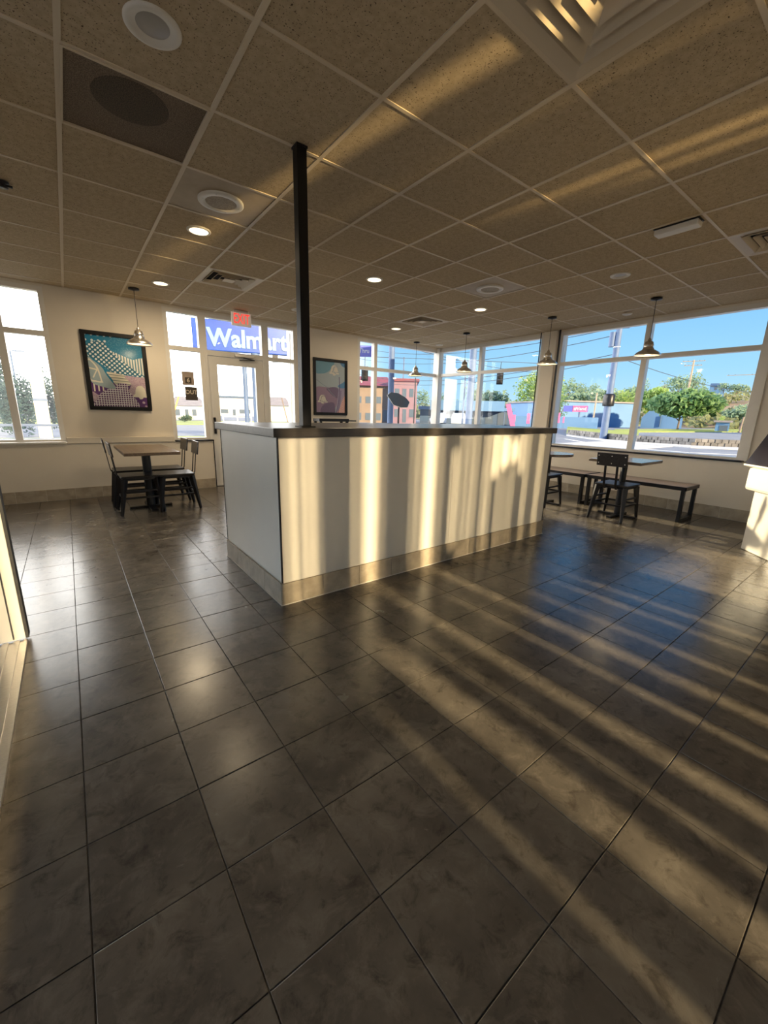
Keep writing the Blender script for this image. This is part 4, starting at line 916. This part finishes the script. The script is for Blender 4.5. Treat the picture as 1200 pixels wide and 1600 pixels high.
MB().bar((0,0,ph*.86), tuple(s*-.35+Vector((0,0,ph*.86))), .1, .1).build('transformer_bracket', M_gun, t)
pole('utility_pole', 'wooden crossarm pole on the hillside in the right window', 1073, 622, 563, .26, M_woodp, dist=130, arms=[(.97, 4.6, 0), (.86, 3.6, 0)])
pole('utility_pole', 'pale leaning-braced wooden pole at the right window edge', 1162, 672, 612, .22, M_woodp, dist=84)
q = gp(1157, 672); b_ = Vector((q.x, q.y, -.2)); 
tp = pole('utility_pole', 'slim far pole with a long crossarm above the hill at the right', 1174, 620, 584, .16, M_woodp, dist=150, arms=[(.96, 7.0, -2.6)])
pole('utility_pole', 'slim dark pole in front of the pale warehouse', 926, 662, 614, .14, M_woodp, dist=78)
pole('light_pole', 'thin dark pole between the two sections of the corner window', 722, 664, 575, .10, M_pole, dist=45)
pole('light_pole', 'wide pale post outside the window behind the nearer right-hand pendants', 731, 672, 530, .16, M_pole, dist=20, taper=1)
pole('light_pole', 'slim mast rising behind the red roofed building', 628, 655, 558, .14, M_pole, dist=72)
pole('sign_post', 'broad grey post outside the far window beside the navy panel', 609, 675, 538, .075, M_pole, dist=10.5, taper=1)
pole('light_pole', 'dark slim pole right of the navy panel', 646, 668, 590, .05, M_gun, dist=30)
# twin-head street light and cream porch post by the left window
t, b, h, s = pole('street_light', 'twin-headed parking light seen through the left window', 35, 655, 549, .07, M_pole, dist=40)
for k_ in (-1, 1): MB().bar(tuple(s*.1*k_+Vector((0,0,h))), tuple(s*.75*k_+Vector((0,0,h))), .22, .10).build('lamp_head', M_pole, t)
P = pt(69, 660, 17.5)
t = thing('gate_pillar', 'sunlit cream square pillar outside the left window', 'pillar', (P.x, P.y, -.15))
box(-.17, .17, -.17, .17, 0, 3.35).build('shaft', mat('cream_pillar_paint', (.80,.68,.45), .6), t, bevel=.006)
box(-.18, .18, -.18, .18, 1.52, 1.60).build('band', M_pole, t); box(-.2, .2, -.2, .2, 0, .12).build('foot', M_frame, t)
t = thing('porch_post', 'pale square post outside the narrow glass right of the door', 'post', (3.62, 7.75, -.15))
box(-.06, .06, -.06, .06, 0, 3.3).build('shaft', M_frame, t, bevel=.004); box(-.08, .08, -.08, .08, 0, .1).build('foot', M_frame, t)
# low railings of the left window
t = thing('railing', 'pale railing across the view of the left window', 'railing', (-1.6, 11.5, -.15))
for z in (.65, .95): box(-2.5, 2.2, -.02, .02, z, z+.05).build('rail', M_frame, t)
for x in (-2.3, -.8, .7, 2.1): box(x-.03, x+.03, -.03, .03, 0, 1.02).build('post', M_frame, t)
P, Q = pt(349, 658, 30), pt(393, 660, 30); base = Vector((P.x, P.y, -.15)); v = Q-P; v.z = 0
t = thing('white_rail_frame', 'white framed rail panel on the verge seen through the door glass', 'fence', base)
for f_ in (0, .5, 1): MB().bar(v*f_, v*f_+Vector((0,0,.98)), .06, .06).build('post', M_line, t)
for z in (.18, .42, .62, .95): MB().bar(Vector((0,0,z)), v+Vector((0,0,z)), .05, .04).build('rail', M_line, t)
# yellow guy-wire guards
for (ua, va, ub, vb_, d_, lab, gh) in [(262, 655, 279, 620, 30, 'yellow guy wire guard slanting left of the white house', 1), (452, 650, 440, 622, 34, 'pale guy wire guard slanting over the grey roofed house', 1), (1156, 672, 1162, 652, 82, 'wooden brace leaning on the pole at the right window edge', 0)]:
    A = pt(ua, va, d_); B = pt(ub, vb_, d_+1.5); A.z = -.15
    t = thing('guy_wire' if gh else 'pole_brace', lab, 'guy wire' if gh else 'brace', A)
    if gh:
        MB().tube([(0,0,0), tuple(B-A)], .05, 6).build('guard', M_yel if ua < 300 else M_tan, t); MB().tube([tuple(B-A), tuple((B-A)*3.4)], .012, 5).build('wire', M_cable, t)
    else: MB().tube([(0,0,0), tuple(B-A)], .12, 7).build('beam', M_tan, t)

def cable(name, label, a, b, sag, r=.025, group='overhead cables'):
    a, b = Vector(a), Vector(b); base = a.copy(); n_ = 14
    pts = [a+(b-a)*(i/n_)-Vector((0,0,sag*4*(i/n_)*(1-i/n_)))-base for i in range(n_+1)]
    o = MB().tube(pts, r, 5).build(name, M_cable, loc=base); return tag(o, label, 'cable', group)
top = pb+Vector((0,0,ph))
for i, (z, vv, dz) in enumerate([(.96, 545, 0), (.90, 560, 0), (.74, 586, 0), (.70, 592, 0)]):
    cable('overhead_cable', ['top overhead cable running left from the silver utility pole', 'second overhead cable running left from the silver utility pole', 'third overhead cable running left from the silver utility pole', 'lowest overhead cable running left from the silver utility pole'][i], pb+Vector((0,0,ph*z)), pt(560, [543, 560, 585, 592][i], 62), 1.3)
cable('overhead_cable', 'overhead cable running right from the silver utility pole', pb+Vector((0,0,ph*.72)), pt(1230, 612, 90), 1.0)
cable('overhead_cable', 'overhead cable dropping from the top left of the far window to the pale post', pt(560, 520, 30), pt(860, 583, 60), .6)
cable('overhead_cable', 'overhead cable crossing the bright sky beyond the door', pt(300, 600, 45), pt(470, 560, 60), .8)

def signal(u, v, d_, lab):
    p_ = pt(u, v, d_); t = thing('traffic_signal', lab, 'traffic light', p_, math.atan2(p_.y, p_.x)-PI/2)
    box(-.2, .2, -.12, .12, -1.05, 0).build('housing', M_gun, t, bevel=.03); box(-.3, .3, .12, .14, -1.15, .1).build('backplate', M_blackp, t)
    for k_ in range(3): MB().lathe([(.0,.05),(.11,.04),(.13,0)], n=12).build('lens', M_dark, t).matrix_local = Matrix.Translation((0,-.121,-.2-.32*k_)) @ Matrix.Rotation(PI/2, 4, 'X')
    MB().tube([(0,0,0), (0,0,.9)], .03, 6).build('hanger', M_gun, t)
signal(570, 574, 38, 'dark traffic signal hanging left of the far window mullion')
signal(782, 581, 42, 'dark traffic signal hanging in front of the pink wedge banner')
A_, B_ = pt(570, 574, 38), pt(782, 581, 42); A_.z += .9; B_.z += .9
cable('signal_cable', 'span cable carrying both traffic signals', A_-(B_-A_)*.12, B_+(B_-A_)*.35, 0.0, group=None)

# ------------------------------------------------------------------ signs
def flat_sign(name, label, u0, u1, vt, vb, dist, face, yaw=None, thick=.25):
    P, Q = pt(u0, vt, dist), pt(u1, vt, dist); P2 = pt(u0, vb, dist); mid = (P+Q)/2; h = (pt((u0+u1)/2, vt, dist)-pt((u0+u1)/2, vb, dist)).z
    zc = (pt((u0+u1)/2, vt, dist).z+pt((u0+u1)/2, vb, dist).z)/2; w = (Q.xy-P.xy).length
    t = thing(name, label, 'sign', (mid.x, mid.y, zc), math.atan2((Q-P).y, (Q-P).x))
    box(-w/2, w/2, 0, thick, -h/2, h/2).build('board', face, t, bevel=.03); return t, w, h, mid, zc
t, w, h, mid, zc = flat_sign('road_sign', 'big blue sign with pale letters above the entrance door', 298, 453, 503, 551, 16, M_blue)
text('letters', 'Walmart', h*.80, M_sign, t, .01, .028, Matrix.Translation((w*.055, -.02, -h*.10)) @ FACE_Y, sx=.91)
d_ = math.hypot(mid.x, mid.y); s = Vector((math.cos(t.rotation_euler.z), math.sin(t.rotation_euler.z), 0))
for (f_, r_) in ((.12, .16), (.0, .085)):
    MB().tube([(w*f_, .14+.3*(f_ == 0), -h/2), (w*f_, .14+.3*(f_ == 0), -zc-.2)], r_, 10).build('post', M_pole, t)
box(w*.30, w*.36, .05, .2, -h*.5-.25, -h*.5).build('floodlight', M_gun, t)
t, w, h, mid, zc = flat_sign('lane_sign', 'violet blue sign reading Drive Thru cut off by the wall, beyond the far window', 524, 586, 539, 557, 9.5, M_blue2, thick=.06)
text('letters', 'Drive Thru', h*.56, M_signw, t, .003, .003, Matrix.Translation((w*.36, -.006, 0)) @ FACE_Y, align='RIGHT', sx=.86)
MB().tube([(-w*.2, .03, -h/2), (-w*.2, .03, -zc-.15)], .05, 8).build('post', M_pole, t)
t, w, h, mid, zc = flat_sign('shop_sign', 'pink and blue roadside sign on a slim pole before the pale warehouse', 881, 920, 634, 643.5, 66, M_blue2)
box(-w*.12, w*.46, -.03, 0, -h*.5, h*.5).build('pink_face', M_pink, t); text('letters', '#Vend', h*.72, M_signw, t, .01, .02, Matrix.Translation((w*.17, -.05, 0)) @ FACE_Y)
MB().tube([(w*.17, .1, -h/2), (w*.17, .1, -zc-.15)], .12, 8).build('post', M_pole, t)
for i, (u0, u1, vt, vb, d_, lab) in enumerate([(799, 806, 648, 660, 63, 'pink fence banner below the wedge banner, nearest the big green tree'), (824, 829, 646, 662, 62, 'pink fence banner under the big green tree, left of two'), (834, 840, 645, 662, 62, 'pink fence banner under the big green tree, right of two'), (862, 867, 645, 661, 62, 'pink fence banner right of the wall column, left of two'), (869, 876, 645, 661, 62, 'pink fence banner right of the wall column, right of two'), (880, 882.5, 651, 661, 62, 'short pink strip right of the wall column')]):
    t, w, h, mid, zc = flat_sign('fence_banner', lab, u0, u1, vt, vb, d_, M_pink, thick=.06); t['group'] = 'pink banners along the fence'
    for k_ in (-.4, .4): MB().tube([(w*k_, .08, -h/2), (w*k_, .08, -zc-.15)], .03, 6).build('leg', M_pole, t)
building('white_fence_wall', 'pale low wall behind the pink panels', 800, 935, 651, 661, 66, .4, M_bwhite, None, cat='wall')
P = pt(793, 661, 60); t = thing('wedge_banner', 'tall pink wedge shaped banner left of the big green tree', 'banner', (P.x, P.y, -.15), math.atan2(P.y, P.x)-PI/2)
MB().add([(-.45,0,3.1),(.15,0,3.2),(1.05,0,.2),(.45,0,.1),(-.45,.1,3.1),(.15,.1,3.2),(1.05,.1,.2),(.45,.1,.1)], [(0,3,2,1),(4,5,6,7),(0,1,5,4),(1,2,6,5),(2,3,7,6),(3,0,4,7)]).build('cloth', M_pink, t)
MB().tube([(-.48,.05,0), (-.48,.05,3.2)], .04, 6).build('staff', M_pole, t)
# navy eight-sided panel on a thin stand outside the far window
t = thing('tilted_panel', 'dark navy eight-sided tilted panel on a thin stand outside the far window', 'panel', (6.27, 7.62, 1.57), -.35)
oc = [(-.29,.10),(-.20,.17),(-.02,.155),(.17,.06),(.27,-.04),(.22,-.155),(.06,-.165),(-.13,-.11)]
mb = MB(); nv = len(oc); mb.add([(a, 0, b) for a, b in oc]+[(a*.96, .05, b*.96) for a, b in oc], [tuple(range(nv)), tuple(range(nv, 2*nv))[::-1]]+[(i, nv+i, nv+(i+1)%nv, (i+1)%nv) for i in range(nv)]); mb.build('face', M_navy, t)
MB().add([(a*1.035, .012, b*1.05-.006) for a, b in oc]+[(a*1.0, .05, b*1.0) for a, b in oc], [tuple(range(nv)), tuple(range(nv, 2*nv))[::-1]]+[(i, nv+i, nv+(i+1)%nv, (i+1)%nv) for i in range(nv)]).build('rim', M_frame, t)
MB().tube([(.02,.06,-.10), (.02,.06,-1.72)], .022, 8).build('stand', M_gun, t)

# ------------------------------------------------------------------ parked white cars
def car(lab, u, v, d_, yaw):
    p_ = pt(u, v, d_); t = thing('parked_car', lab, 'car', (p_.x, p_.y, -.15), yaw, 'white cars parked by the blue grey building')
    prof = [(-2.2,.45),(-2.25,.9),(-2.1,1.05),(-1.9,1.65),(-1.6,1.75),(.3,1.75),(.55,1.68),(1.15,1.12),(2.05,1.0),(2.25,.8),(2.25,.45)]
    w_ = .9; n_ = len(prof); vs = [(a, -w_*(1 if z < 1.1 else .82), z) for a, z in prof]+[(a, w_*(1 if z < 1.1 else .82), z) for a, z in prof]
    MB().add(vs, [tuple(range(n_)), tuple(range(n_, 2*n_))[::-1]]+[(i, n_+i, n_+(i+1)%n_, (i+1)%n_) for i in range(n_)]).build('body', M_car, t, bevel=.05)
    for sy in (-1, 1):
        yy = sy*.87
        for a, b in ((-1.75, -.75), (-.65, .2)): MB().hexa([(a, yy-.03*sy-.0, 1.12), (b, yy-.03*sy, 1.12), (b, yy+.0, 1.12), (a, yy, 1.12), (a+.1, yy-.1*sy, 1.58), (b-.02, yy-.1*sy, 1.58), (b-.02, yy-.06*sy, 1.58), (a+.1, yy-.06*sy, 1.58)]).build('side_window', M_pwin, t)
        for xx in (-1.4, 1.4):
            MB().tube([(xx, sy*.68, .34), (xx, sy*.92, .34)], .34, 14).build('wheel', M_tyre, t)
    MB().hexa([(.62,-.7,1.62),(1.12,-.78,1.16),(1.12,.78,1.16),(.62,.7,1.62),(.66,-.7,1.66),(1.17,-.78,1.19),(1.17,.78,1.19),(.66,.7,1.66)]).build('windscreen', M_pwin, t)
car('white parked SUV nearest the corner post, beyond the road', 684, 652, 56, .9)
car('white parked car right of the other white one, beyond the road', 716, 655, 55, .75)
